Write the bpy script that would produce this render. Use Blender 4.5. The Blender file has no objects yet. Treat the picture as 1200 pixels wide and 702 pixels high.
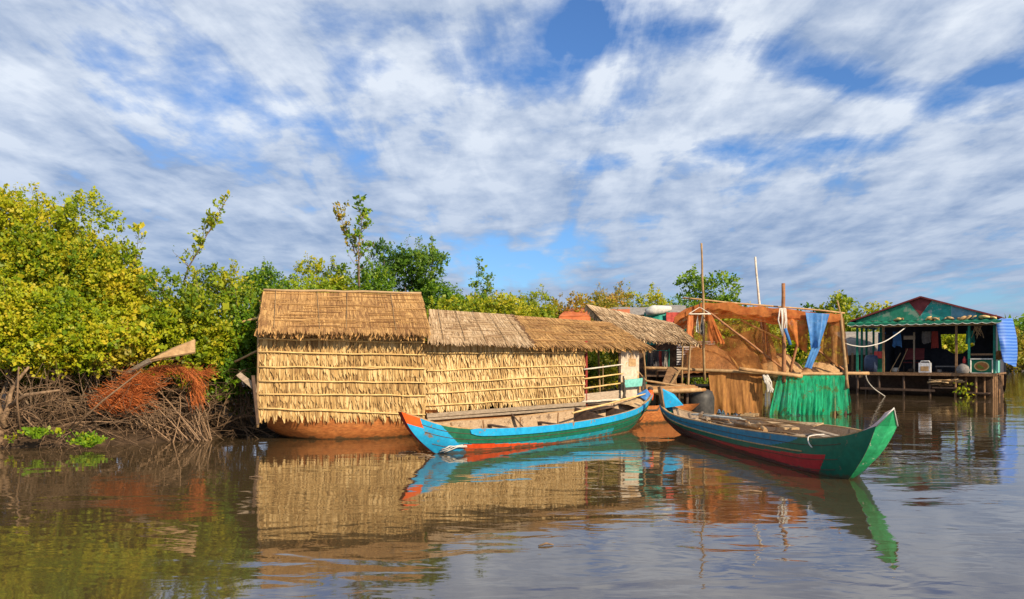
import bpy, math, random
import numpy as np
from mathutils import Vector, Matrix, noise

random.seed(7)
RNG = np.random.default_rng(11)
R = math.radians
SC = bpy.context.scene
COL = SC.collection
F, HZ, CH = 942.0, 418.0, 1.8          # focal length in photo pixels, horizon row, eye height


def P(px, py, Y):
    """point at depth Y that the photo shows at (px, py)"""
    return Vector(((px - 600.0) / F * Y, Y, CH - (py - HZ) / F * Y))


def W(px, Y, z):
    return Vector(((px - 600.0) / F * Y, Y, z))


def rnd(a, b):
    return random.uniform(a, b)


# ------------------------------------------------------------------ materials
def mat(name, c1, c2=None, scale=6.0, rough=0.75, bump=0.0, stretch=(1, 1, 1), tint=False, c3=None,
        trans=0.0, alpha=1.0, spec=0.3, scum=False, wear=None, mottled=0.25, detail=6.0, bscale=None):
    m = bpy.data.materials.new(name)
    m.use_nodes = True
    nt = m.node_tree
    N, L = nt.nodes, nt.links
    N.clear()
    out = N.new('ShaderNodeOutputMaterial')
    pr = N.new('ShaderNodeBsdfPrincipled')
    pr.inputs['Roughness'].default_value = rough
    pr.inputs['Specular IOR Level'].default_value = spec
    tc = N.new('ShaderNodeTexCoord')
    mp = N.new('ShaderNodeMapping')
    mp.inputs['Scale'].default_value = stretch
    L.new(tc.outputs['Object'], mp.inputs['Vector'])
    nz = N.new('ShaderNodeTexNoise')
    nz.inputs['Scale'].default_value = scale
    nz.inputs['Detail'].default_value = detail
    nz.inputs['Roughness'].default_value = 0.62
    L.new(mp.outputs['Vector'], nz.inputs['Vector'])
    ramp = N.new('ShaderNodeValToRGB')
    c2 = c2 or c1
    ramp.color_ramp.elements[0].color = (*c1, 1)
    ramp.color_ramp.elements[1].color = (*c2, 1)
    if c3:
        e = ramp.color_ramp.elements.new(0.5)
        e.color = (*c3, 1)
    if tint:
        at = N.new('ShaderNodeAttribute')
        at.attribute_name = 'tint'
        L.new(at.outputs['Fac'], ramp.inputs['Fac'])
    else:
        ramp.color_ramp.elements[0].position = 0.3
        ramp.color_ramp.elements[-1].position = 0.7
        L.new(nz.outputs['Fac'], ramp.inputs['Fac'])
    col = ramp.outputs['Color']
    # mottling that is part of the material (grain, age)
    nz2 = N.new('ShaderNodeTexNoise')
    nz2.inputs['Scale'].default_value = scale * 2.7
    nz2.inputs['Detail'].default_value = 4
    L.new(mp.outputs['Vector'], nz2.inputs['Vector'])
    mr = N.new('ShaderNodeMapRange')
    mr.inputs['From Min'].default_value = 0.3
    mr.inputs['From Max'].default_value = 0.7
    mr.inputs['To Min'].default_value = 1 - mottled
    mr.inputs['To Max'].default_value = 1 + mottled * 0.6
    L.new(nz2.outputs['Fac'], mr.inputs['Value'])
    mul = N.new('ShaderNodeMix')
    mul.data_type = 'RGBA'
    mul.blend_type = 'MULTIPLY'
    mul.inputs['Factor'].default_value = 1
    L.new(col, mul.inputs['A'])
    L.new(mr.outputs['Result'], mul.inputs['B'])
    col = mul.outputs['Result']
    if wear:
        wc, amount, wsc = wear
        n3 = N.new('ShaderNodeTexNoise')
        n3.inputs['Scale'].default_value = wsc
        n3.inputs['Detail'].default_value = 9
        n3.inputs['Roughness'].default_value = 0.7
        L.new(tc.outputs['Object'], n3.inputs['Vector'])
        r3 = N.new('ShaderNodeMapRange')
        r3.inputs['From Min'].default_value = 0.72 - amount
        r3.inputs['From Max'].default_value = 0.76 - amount
        L.new(n3.outputs['Fac'], r3.inputs['Value'])
        mx = N.new('ShaderNodeMix')
        mx.data_type = 'RGBA'
        L.new(r3.outputs['Result'], mx.inputs['Factor'])
        L.new(col, mx.inputs['A'])
        mx.inputs['B'].default_value = (*wc, 1)
        col = mx.outputs['Result']
    if scum:
        sx = N.new('ShaderNodeSeparateXYZ')
        L.new(tc.outputs['Object'], sx.inputs[0])
        n5 = N.new('ShaderNodeTexNoise'); n5.inputs['Scale'].default_value = 7; n5.inputs['Detail'].default_value = 6
        L.new(tc.outputs['Object'], n5.inputs['Vector'])
        ad = N.new('ShaderNodeMath'); ad.operation = 'MULTIPLY_ADD'
        L.new(n5.outputs['Fac'], ad.inputs[0]); ad.inputs[1].default_value = -0.22; L.new(sx.outputs['Z'], ad.inputs[2])
        r5 = N.new('ShaderNodeMapRange'); r5.inputs['From Min'].default_value = -0.085; r5.inputs['From Max'].default_value = -0.055
        r5.inputs['To Min'].default_value = 0.8; r5.inputs['To Max'].default_value = 0.0
        L.new(ad.outputs[0], r5.inputs['Value'])
        m5 = N.new('ShaderNodeMix'); m5.data_type = 'RGBA'
        L.new(r5.outputs['Result'], m5.inputs['Factor']); L.new(col, m5.inputs['A']); m5.inputs['B'].default_value = (0.075, 0.058, 0.03, 1)
        col = m5.outputs['Result']
    L.new(col, pr.inputs['Base Color'])
    if bump:
        bp = N.new('ShaderNodeBump')
        bp.inputs['Strength'].default_value = bump
        bp.inputs['Distance'].default_value = 0.02
        L.new(nz2.outputs['Fac'], bp.inputs['Height'])
        L.new(bp.outputs['Normal'], pr.inputs['Normal'])
    sh = pr.outputs['BSDF']
    if trans:
        tr = N.new('ShaderNodeBsdfTranslucent')
        L.new(col, tr.inputs['Color'])
        ms = N.new('ShaderNodeMixShader')
        ms.inputs['Fac'].default_value = trans
        L.new(sh, ms.inputs[1])
        L.new(tr.outputs['BSDF'], ms.inputs[2])
        sh = ms.outputs['Shader']
    if alpha < 1:
        tp = N.new('ShaderNodeBsdfTransparent')
        n4 = N.new('ShaderNodeTexNoise')
        n4.inputs['Scale'].default_value = 3.2
        n4.inputs['Detail'].default_value = 8
        L.new(mp.outputs['Vector'], n4.inputs['Vector'])
        r4 = N.new('ShaderNodeMapRange')
        r4.inputs['From Min'].default_value = 0.32
        r4.inputs['From Max'].default_value = 0.62
        r4.inputs['To Min'].default_value = max(0.0, alpha - 0.25)
        r4.inputs['To Max'].default_value = min(1.0, alpha + 0.2)
        L.new(n4.outputs['Fac'], r4.inputs['Value'])
        ms = N.new('ShaderNodeMixShader')
        L.new(r4.outputs['Result'], ms.inputs['Fac'])
        L.new(tp.outputs['BSDF'], ms.inputs[1])
        L.new(sh, ms.inputs[2])
        sh = ms.outputs['Shader']
    L.new(sh, out.inputs['Surface'])
    return m


WOODGREY = (0.23, 0.17, 0.12)
M = {}
M['straw_wall'] = mat('straw_wall', (0.24, 0.13, 0.045), (0.74, 0.53, 0.25), c3=(0.54, 0.345, 0.13), tint=True, scale=14, stretch=(3, 3, 0.6), trans=0.1, mottled=0.25)
M['straw_pale'] = mat('straw_pale', (0.26, 0.145, 0.05), (0.80, 0.60, 0.31), c3=(0.60, 0.40, 0.165), tint=True, scale=14, stretch=(3, 3, 0.6), trans=0.1, mottled=0.25)
M['straw_back'] = mat('straw_back', (0.17, 0.095, 0.03), (0.32, 0.19, 0.065), scale=10, stretch=(4, 4, 0.5))
M['roof_straw'] = mat('roof_straw', (0.20, 0.095, 0.032), (0.56, 0.33, 0.12), c3=(0.38, 0.205, 0.07), tint=True, scale=5, stretch=(1, 1, 6), mottled=0.3)
M['roof_grey'] = mat('roof_grey', (0.22, 0.125, 0.06), (0.60, 0.44, 0.27), c3=(0.43, 0.29, 0.155), tint=True, scale=5, stretch=(1, 1, 6), mottled=0.3)
M['roof_back'] = mat('roof_back', (0.10, 0.055, 0.025), (0.20, 0.11, 0.05), scale=8)
M['bamboo'] = mat('bamboo', (0.60, 0.38, 0.14), (0.82, 0.58, 0.25), scale=5, rough=0.5, mottled=0.2)
M['bamboo_brown'] = mat('bamboo_brown', (0.36, 0.20, 0.085), (0.56, 0.35, 0.16), scale=4, rough=0.55, mottled=0.3)
M['bamboo_dark'] = mat('bamboo_dark', (0.24, 0.15, 0.07), (0.42, 0.27, 0.13), scale=5, rough=0.6)
M['bamboo_white'] = mat('bamboo_white', (0.52, 0.45, 0.36), (0.72, 0.66, 0.56), scale=6, rough=0.6)
M['pole_red'] = mat('pole_red', (0.26, 0.11, 0.05), (0.42, 0.21, 0.10), scale=4, rough=0.7)
M['wood_grey'] = mat('wood_grey', (0.24, 0.18, 0.12), (0.42, 0.33, 0.24), scale=7, stretch=(1, 1, 4), bump=0.4)
M['wood_dark'] = mat('wood_dark', (0.05, 0.03, 0.022), (0.12, 0.075, 0.05), scale=6, bump=0.3)
M['wood_brown'] = mat('wood_brown', (0.15, 0.08, 0.04), (0.28, 0.16, 0.08), scale=6, bump=0.4)
M['wood_tan'] = mat('wood_tan', (0.40, 0.26, 0.13), (0.56, 0.40, 0.22), scale=5, bump=0.3, wear=((0.2, 0.12, 0.06), 0.16, 7))
M['wood_tan2'] = mat('wood_tan2', (0.34, 0.20, 0.09), (0.52, 0.34, 0.17), scale=5, bump=0.3)
M['deck_orange'] = mat('deck_orange', (0.36, 0.17, 0.06), (0.52, 0.29, 0.12), scale=5, bump=0.3)
M['hull_orange'] = mat('hull_orange', (0.34, 0.105, 0.028), (0.48, 0.18, 0.05), scale=4, rough=0.55, wear=((0.22, 0.09, 0.04), 0.10, 2.0), mottled=0.35, stretch=(1, 1, 3), scum=True)
M['inner_tan'] = mat('inner_tan', (0.36, 0.24, 0.14), (0.52, 0.38, 0.24), scale=4, stretch=(2, 2, 6), wear=((0.2, 0.13, 0.08), 0.16, 5))
M['inner_plank'] = mat('inner_plank', (0.40, 0.28, 0.18), (0.54, 0.40, 0.26), scale=4, stretch=(2, 2, 6), mottled=0.3)
M['inner_mauve'] = mat('inner_mauve', (0.24, 0.16, 0.13), (0.36, 0.26, 0.20), scale=4, wear=((0.15, 0.10, 0.07), 0.16, 5))
PW = ((0.22, 0.16, 0.11), 0.125, 7.0)
M['p_skyblue'] = mat('p_skyblue', (0.010, 0.28, 0.58), (0.02, 0.38, 0.68), scale=5, rough=0.45, wear=PW, mottled=0.15, scum=True)
M['p_teal'] = mat('p_teal', (0.008, 0.19, 0.24), (0.015, 0.28, 0.36), scale=5, rough=0.45, wear=PW, scum=True)
M['p_green'] = mat('p_green', (0.008, 0.10, 0.05), (0.014, 0.15, 0.085), scale=5, rough=0.45, wear=((0.08, 0.07, 0.04), 0.09, 7), scum=True)
M['p_darkgreen'] = mat('p_darkgreen', (0.004, 0.105, 0.065), (0.008, 0.145, 0.09), scale=4, rough=0.4, wear=((0.12, 0.12, 0.08), 0.10, 9), mottled=0.15, scum=True)
M['p_brightgreen'] = mat('p_brightgreen', (0.015, 0.36, 0.13), (0.05, 0.50, 0.22), scale=6, rough=0.5, wear=((0.55, 0.66, 0.5), 0.10, 8), scum=True)
M['p_blue'] = mat('p_blue', (0.010, 0.14, 0.26), (0.018, 0.20, 0.35), scale=5, rough=0.45, wear=((0.15, 0.13, 0.10), 0.11, 8), mottled=0.15, scum=True)
M['p_red'] = mat('p_red', (0.52, 0.045, 0.008), (0.68, 0.09, 0.015), scale=4, rough=0.5, wear=((0.25, 0.10, 0.04), 0.10, 6), scum=True)
M['p_orange'] = mat('p_orange', (0.66, 0.075, 0.008), (0.74, 0.12, 0.015), scale=4, rough=0.5, wear=((0.45, 0.2, 0.1), 0.04, 6), mottled=0.1)
M['p_maroon'] = mat('p_maroon', (0.20, 0.02, 0.015), (0.30, 0.035, 0.025), scale=4, rough=0.5, wear=((0.12, 0.06, 0.04), 0.10, 5))
M['p_crimson'] = mat('p_crimson', (0.36, 0.018, 0.022), (0.50, 0.03, 0.035), scale=3, rough=0.45, wear=((0.22, 0.02, 0.02), 0.12, 3), mottled=0.15, scum=True)
M['p_bilge'] = mat('p_bilge', (0.06, 0.015, 0.014), (0.14, 0.02, 0.02), scale=3, rough=0.4)
M['p_pink'] = mat('p_pink', (0.50, 0.27, 0.25), (0.42, 0.36, 0.36), scale=5, wear=((0.2, 0.3, 0.3), 0.1, 6))
M['p_white'] = mat('p_white', (0.62, 0.60, 0.56), (0.76, 0.74, 0.70), scale=5, wear=((0.35, 0.28, 0.2), 0.1, 8))
M['p_tealpale'] = mat('p_tealpale', (0.14, 0.48, 0.42), (0.25, 0.58, 0.52), scale=5)
M['panel_pale'] = mat('panel_pale', (0.48, 0.38, 0.28), (0.66, 0.56, 0.44), scale=4, wear=((0.5, 0.28, 0.1), 0.13, 3))
M['grey_boards'] = mat('grey_boards', (0.36, 0.27, 0.19), (0.50, 0.40, 0.30), scale=5, stretch=(1, 1, 5), bump=0.3)
M['net_orange'] = mat('net_orange', (0.54, 0.15, 0.04), (0.70, 0.27, 0.07), scale=3, trans=0.45, alpha=0.76, mottled=0.3)
M['net_brown'] = mat('net_brown', (0.34, 0.14, 0.045), (0.54, 0.27, 0.08), scale=3, trans=0.4, alpha=0.80, mottled=0.3)
M['net_sheer'] = mat('net_sheer', (0.50, 0.19, 0.05), (0.68, 0.31, 0.09), scale=3, trans=0.5, alpha=0.38, mottled=0.3)
M['net_heap'] = mat('net_heap', (0.22, 0.095, 0.04), (0.38, 0.19, 0.07), scale=5, mottled=0.4, bump=0.5, stretch=(2, 2, 0.5))
M['net_gold'] = mat('net_gold', (0.42, 0.22, 0.06), (0.62, 0.36, 0.11), scale=6, mottled=0.4, bump=0.5, stretch=(2, 2, 0.5))
M['net_tan'] = mat('net_tan', (0.34, 0.20, 0.09), (0.50, 0.32, 0.15), scale=6, mottled=0.4, bump=0.5, stretch=(2, 2, 0.5))
M['net_flap'] = mat('net_flap', (0.55, 0.15, 0.035), (0.70, 0.26, 0.07), scale=3, trans=0.35, alpha=0.97, mottled=0.3)
M['net_curtain'] = mat('net_curtain', (0.26, 0.105, 0.032), (0.50, 0.24, 0.065), scale=5, trans=0.25, stretch=(3, 3, 0.4), mottled=0.3)
M['net_green'] = mat('net_green', (0.0, 0.34, 0.15), (0.03, 0.66, 0.34), scale=5, trans=0.35, alpha=0.70, stretch=(3, 3, 0.3), mottled=0.5, wear=((0.10, 0.22, 0.07), 0.16, 2.5))
M['net_olive'] = mat('net_olive', (0.16, 0.13, 0.03), (0.30, 0.22, 0.06), scale=5, trans=0.3, alpha=0.6, stretch=(3, 3, 0.25), mottled=0.4)
M['net_red'] = mat('net_red', (0.48, 0.12, 0.03), (0.68, 0.22, 0.06), scale=4, trans=0.25, mottled=0.3)
M['net_dark'] = mat('net_dark', (0.05, 0.045, 0.04), (0.12, 0.10, 0.085), scale=8, trans=0.3, alpha=0.75)
M['tarp_blue'] = mat('tarp_blue', (0.04, 0.17, 0.48), (0.10, 0.30, 0.64), scale=4, rough=0.45, trans=0.2, wear=((0.35, 0.45, 0.6), 0.10, 6))
M['tarp_white'] = mat('tarp_white', (0.50, 0.50, 0.46), (0.66, 0.65, 0.60), scale=4)
M['tarp_green'] = mat('tarp_green', (0.01, 0.22, 0.18), (0.03, 0.34, 0.27), scale=4, rough=0.6)
M['tarp_grey'] = mat('tarp_grey', (0.20, 0.18, 0.16), (0.32, 0.29, 0.26), scale=5)
M['tarp_black'] = mat('tarp_black', (0.03, 0.03, 0.03), (0.07, 0.065, 0.06), scale=5, rough=0.5)
M['cloth_orange'] = mat('cloth_orange', (0.55, 0.16, 0.05), (0.68, 0.26, 0.09), scale=5, trans=0.2)
M['cloth_red'] = mat('cloth_red', (0.40, 0.05, 0.04), (0.50, 0.08, 0.06), scale=5, trans=0.1)
M['cloth_grey'] = mat('cloth_grey', (0.22, 0.20, 0.19), (0.38, 0.35, 0.32), scale=5, trans=0.2)
M['cloth_dark'] = mat('cloth_dark', (0.03, 0.03, 0.035), (0.12, 0.11, 0.12), scale=7)
M['canvas_orange'] = mat('canvas_orange', (0.48, 0.12, 0.04), (0.60, 0.18, 0.06), scale=3)
M['rope_white'] = mat('rope_white', (0.55, 0.52, 0.46), (0.70, 0.66, 0.6), scale=20)
M['rope_dark'] = mat('rope_dark', (0.035, 0.03, 0.025), (0.09, 0.075, 0.06), scale=20)
M['iron'] = mat('iron', (0.04, 0.03, 0.025), (0.10, 0.07, 0.05), scale=10, rough=0.6)
M['roof_green'] = mat('roof_green', (0.012, 0.15, 0.085), (0.03, 0.25, 0.15), scale=3, rough=0.5)
M['gable_teal'] = mat('gable_teal', (0.01, 0.20, 0.17), (0.03, 0.34, 0.30), scale=1.6, rough=0.55, wear=((0.26, 0.33, 0.31), 0.17, 2))
M['gable_green'] = mat('gable_green', (0.012, 0.19, 0.11), (0.05, 0.30, 0.20), scale=1.8, rough=0.55, wear=((0.20, 0.30, 0.22), 0.17, 2))
M['gable_blue'] = mat('gable_blue', (0.06, 0.22, 0.34), (0.16, 0.33, 0.42), scale=1.6, rough=0.55, wear=((0.40, 0.36, 0.34), 0.14, 1.5))
M['gable_maroon'] = mat('gable_maroon', (0.16, 0.025, 0.03), (0.22, 0.045, 0.045), scale=2)
M['roof_dark'] = mat('roof_dark', (0.06, 0.03, 0.035), (0.12, 0.05, 0.05), scale=3)
M['post_green'] = mat('post_green', (0.01, 0.14, 0.09), (0.02, 0.20, 0.14), scale=4)
M['panel_green'] = mat('panel_green', (0.008, 0.12, 0.06), (0.015, 0.16, 0.085), scale=4)
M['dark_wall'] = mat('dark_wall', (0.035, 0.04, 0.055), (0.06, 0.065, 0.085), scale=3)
M['em_yellow'] = mat('em_yellow', (0.60, 0.42, 0.16), (0.66, 0.5, 0.22))
M['em_brown'] = mat('em_brown', (0.30, 0.10, 0.03), (0.42, 0.18, 0.05), scale=12)
M['em_green'] = mat('em_green', (0.12, 0.16, 0.02), (0.2, 0.22, 0.03), scale=12)
M['plastic_white'] = mat('plastic_white', (0.62, 0.62, 0.64), (0.72, 0.72, 0.74), rough=0.4)
M['plastic_red'] = mat('plastic_red', (0.50, 0.04, 0.04), (0.6, 0.07, 0.06), rough=0.4)
M['plastic_blue'] = mat('plastic_blue', (0.02, 0.09, 0.26), (0.03, 0.14, 0.34), rough=0.4)
M['plastic_navy'] = mat('plastic_navy', (0.03, 0.05, 0.10), (0.05, 0.07, 0.14), rough=0.5)
M['dead_twig'] = mat('dead_twig', (0.07, 0.042, 0.024), (0.30, 0.19, 0.11), tint=True, scale=8, mottled=0.3)
M['dead_bark'] = mat('dead_bark', (0.16, 0.10, 0.06), (0.32, 0.21, 0.12), scale=9, bump=0.6, mottled=0.4)
M['bark'] = mat('bark', (0.12, 0.08, 0.05), (0.24, 0.17, 0.11), scale=10, bump=0.4)
M['soil'] = mat('soil', (0.035, 0.022, 0.012), (0.10, 0.062, 0.035), scale=2.5, bump=0.5)
LEAFKW = dict(tint=True, trans=0.38, rough=0.5, spec=0.35, mottled=0.12)
M['leaf_yellow'] = mat('leaf_yellow', (0.15, 0.25, 0.008), (0.60, 0.48, 0.025), c3=(0.40, 0.45, 0.012), **LEAFKW)
M['leaf_lime'] = mat('leaf_lime', (0.10, 0.19, 0.007), (0.52, 0.45, 0.02), c3=(0.31, 0.37, 0.010), **LEAFKW)
M['leaf_green'] = mat('leaf_green', (0.05, 0.13, 0.008), (0.34, 0.42, 0.018), c3=(0.15, 0.29, 0.010), **LEAFKW)
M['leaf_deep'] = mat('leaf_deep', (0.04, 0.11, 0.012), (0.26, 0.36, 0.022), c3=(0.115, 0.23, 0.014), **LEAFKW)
M['leaf_rust'] = mat('leaf_rust', (0.16, 0.19, 0.010), (0.50, 0.28, 0.05), c3=(0.36, 0.31, 0.022), **LEAFKW)
M['leaf_hyacinth'] = mat('leaf_hyacinth', (0.10, 0.22, 0.01), (0.36, 0.42, 0.02), c3=(0.20, 0.36, 0.015), **LEAFKW)


# ------------------------------------------------------------------ mesh building
class MB:
    def __init__(self):
        self.v, self.f, self.m, self.t = [], [], [], []
        self.sm = []

    def face(self, idx, mi=0, tint=0.5, smooth=False):
        self.f.append(tuple(idx)); self.m.append(mi); self.t.append(tint); self.sm.append(smooth)

    def poly(self, pts, mi=0, tint=0.5):
        b = len(self.v)
        self.v += [tuple(p) for p in pts]
        self.face(range(b, b + len(pts)), mi, tint)

    def hexa(self, c8, mi=0, tint=0.5):
        b = len(self.v)
        self.v += [tuple(p) for p in c8]
        for q in ((0, 3, 2, 1), (4, 5, 6, 7), (0, 1, 5, 4), (1, 2, 6, 5), (2, 3, 7, 6), (3, 0, 4, 7)):
            self.face([b + i for i in q], mi, tint)

    def beam(self, p0, p1, w, h, up=(0, 0, 1), mi=0, tint=0.5):
        p0, p1 = Vector(p0), Vector(p1)
        d = (p1 - p0).normalized()
        u = Vector(up)
        s = d.cross(u)
        if s.length < 1e-3:
            s = d.cross(Vector((1, 0, 0)))
        s.normalize()
        u = s.cross(d).normalized()
        s *= w / 2; u *= h / 2
        self.hexa([p0 - s - u, p0 + s - u, p1 + s - u, p1 - s - u, p0 - s + u, p0 + s + u, p1 + s + u, p1 - s + u], mi, tint)

    def slab(self, quad, th, mi=0, n=None, tint=0.5):
        q = [Vector(p) for p in quad]
        if n is None:
            n = (q[1] - q[0]).cross(q[3] - q[0]).normalized()
        n = Vector(n) * th
        self.hexa([*q, *[p + n for p in q]], mi, tint)

    def tube(self, pts, r, n=6, mi=0, tint=0.5, cap=True):
        pts = [Vector(p) for p in pts]
        k = len(pts)
        rs = [r] * k if isinstance(r, (int, float)) else list(r)
        b = len(self.v)
        d0 = (pts[1] - pts[0]).normalized()
        ref = Vector((0, 0, 1)) if abs(d0.z) < 0.9 else Vector((1, 0, 0))
        s = d0.cross(ref).normalized()
        for i in range(k):
            d = (pts[min(i + 1, k - 1)] - pts[max(i - 1, 0)]).normalized()
            s = (s - d * s.dot(d))
            if s.length < 1e-4:
                s = d.orthogonal()
            s.normalize()
            u = d.cross(s)
            for j in range(n):
                a = 2 * math.pi * j / n
                self.v.append(tuple(pts[i] + (s * math.cos(a) + u * math.sin(a)) * rs[i]))
        for i in range(k - 1):
            for j in range(n):
                a, c = b + i * n + j, b + i * n + (j + 1) % n
                self.face((a, c, c + n, a + n), mi, tint, n > 4)
        if cap:
            self.face([b + j for j in range(n)][::-1], mi, tint)
            self.face([b + (k - 1) * n + j for j in range(n)], mi, tint)

    def pole(self, p0, p1, r, r2=None, seg=6, wob=0.012, n=7, mi=0):
        p0, p1 = Vector(p0), Vector(p1)
        L = (p1 - p0).length
        pts, rs = [], []
        for i in range(seg + 1):
            t = i / seg
            o = Vector((rnd(-1, 1), rnd(-1, 1), rnd(-1, 1))) * wob * L * 0.3 if 0 < i < seg else Vector()
            pts.append(p0.lerp(p1, t) + o)
            rs.append((r + ((r2 if r2 is not None else r) - r) * t) * rnd(0.94, 1.06))
        self.tube(pts, rs, n, mi)

    def grid(self, rows, mi=0, tint=0.5, smooth=True, close=False):
        b = len(self.v)
        nr, nc = len(rows), len(rows[0])
        for r_ in rows:
            self.v += [tuple(p) for p in r_]
        for i in range(nr - 1):
            for j in range(nc if close else nc - 1):
                j2 = (j + 1) % nc
                m_ = mi(i, j) if callable(mi) else mi
                self.face((b + i * nc + j, b + i * nc + j2, b + (i + 1) * nc + j2, b + (i + 1) * nc + j), m_, tint, smooth)

    def sheet(self, rows, th=0.012, mi=0):
        """cloth: grid given twice, th apart, so that it has a thickness"""
        rows = [[Vector(p) for p in r_] for r_ in rows]
        self.grid(rows, mi)
        off = Vector((0, th, 0))
        self.grid([[p + off for p in r_][::-1] for r_ in rows], mi)

    def lathe(self, c, prof, n=14, mi=0, axis=(0, 0, 1), sx=1.0, sy=1.0):
        c = Vector(c)
        q = Vector((0, 0, 1)).rotation_difference(Vector(axis).normalized())
        rows = [[c + q @ Vector((r * math.cos(2 * math.pi * j / n) * sx, r * math.sin(2 * math.pi * j / n) * sy, z)) for j in range(n)] for r, z in prof]
        self.grid(rows, mi, close=True)

    def build(self, name, mats, parent=None, label=None, cat=None, group=None, kind=None):
        if not isinstance(mats, (list, tuple)):
            mats = [mats]
        v = np.array(self.v, dtype=np.float64).reshape(-1, 3)
        if parent is not None:
            o0 = np.array(base_of(parent))
        else:
            o0 = np.array([(v[:, 0].min() + v[:, 0].max()) / 2, (v[:, 1].min() + v[:, 1].max()) / 2, v[:, 2].min()])
        me = bpy.data.meshes.new(name)
        me.from_pydata((v - o0).tolist(), [], self.f)
        for m_ in mats:
            me.materials.append(M[m_] if isinstance(m_, str) else m_)
        me.polygons.foreach_set('material_index', self.m)
        me.polygons.foreach_set('use_smooth', self.sm)
        at = me.attributes.new('tint', 'FLOAT', 'FACE')
        at.data.foreach_set('value', self.t)
        me.update()
        o = bpy.data.objects.new(name, me)
        COL.objects.link(o)
        if parent is not None:
            o.parent = parent
        else:
            o.location = o0
        tag(o, label, cat, group, kind)
        return o


def base_of(o):
    p = Vector(o.location)
    while o.parent:
        o = o.parent
        p = p + Vector(o.location)
    return p


def tag(o, label=None, cat=None, group=None, kind=None):
    if label: o['label'] = label
    if cat: o['category'] = cat
    if group: o['group'] = group
    if kind: o['kind'] = kind


def thing(name, label, cat, loc, group=None):
    o = bpy.data.objects.new(name, None)
    COL.objects.link(o)
    o.location = loc
    o.empty_display_size = 0.2
    tag(o, label, cat, group)
    return o


def one(fn, name, mats, parent=None, **kw):
    mb = MB()
    fn(mb)
    return mb.build(name, mats, parent, **kw)


def catmull(keys, n):
    keys = np.array(keys, dtype=float)
    k = len(keys)
    out = []
    for i in range(n + 1):
        x = i / n * (k - 1)
        a = min(int(x), k - 2)
        t = x - a
        p0, p1, p2, p3 = keys[max(a - 1, 0)], keys[a], keys[a + 1], keys[min(a + 2, k - 1)]
        out.append(0.5 * ((2 * p1) + (p2 - p0) * t + (2 * p0 - 5 * p1 + 4 * p2 - p3) * t * t + (3 * p1 - p0 - 3 * p2 + p3) * t ** 3))
    return np.array(out)


# ------------------------------------------------------------------ foliage
def leaves(name, pos, axis, size, tint, material, parent, width=0.40, flat=0.8):
    """one small folded blade per row of pos"""
    n = len(pos)
    a = axis / (np.linalg.norm(axis, axis=1, keepdims=True) + 1e-9)
    up = RNG.normal(size=(n, 3)); up *= 0.75; up[:, 2] += 0.9; up[:, 1] -= flat; up[:, 0] += 0.35
    s = np.cross(a, up); s /= (np.linalg.norm(s, axis=1, keepdims=True) + 1e-9)
    nn = np.cross(s, a)
    sz = size[:, None]
    p0 = pos - a * sz * 0.1
    mid = pos + a * sz * 0.45 + nn * sz * 0.05
    p1 = mid - s * sz * width
    p2 = pos + a * sz - nn * sz * 0.12
    p3 = mid + s * sz * width
    v = np.stack([p0, p1, p2, p3], 1).reshape(-1, 3)
    v = v - np.array(base_of(parent))
    me = bpy.data.meshes.new(name)
    me.vertices.add(4 * n); me.vertices.foreach_set('co', v.ravel())
    me.loops.add(4 * n); me.loops.foreach_set('vertex_index', np.arange(4 * n, dtype=np.int32))
    me.polygons.add(n); me.polygons.foreach_set('loop_start', np.arange(0, 4 * n, 4, dtype=np.int32))
    me.materials.append(M[material])
    at = me.attributes.new('tint', 'FLOAT', 'FACE')
    at.data.foreach_set('value', np.clip(tint, 0, 1).astype(np.float32))
    me.update(calc_edges=True)
    me.validate()
    o = bpy.data.objects.new(name, me)
    COL.objects.link(o)
    o.parent = parent
    return o


def sprigs(pos, direc, per, size, spread, tint, jit=0.12):
    n = len(pos)
    t = RNG.random((n, per)) ** 0.8
    d = direc[:, None, :]
    p = pos[:, None, :] + d * (t[..., None] * spread) + RNG.normal(size=(n, per, 3)) * spread * 0.22
    ax = d * 0.7 + RNG.normal(size=(n, per, 3)) * 0.75
    ax[..., 2] += 0.1
    sz = size * np.exp(RNG.normal(size=(n, per)) * 0.30) * np.exp(RNG.normal(size=(n, 1)) * 0.22)
    tn = tint[:, None] + RNG.normal(size=(n, per)) * jit
    return p.reshape(-1, 3), ax.reshape(-1, 3), sz.reshape(-1), tn.reshape(-1)


def cat4(*parts):
    return [np.concatenate(x) for x in zip(*parts)]


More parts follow.
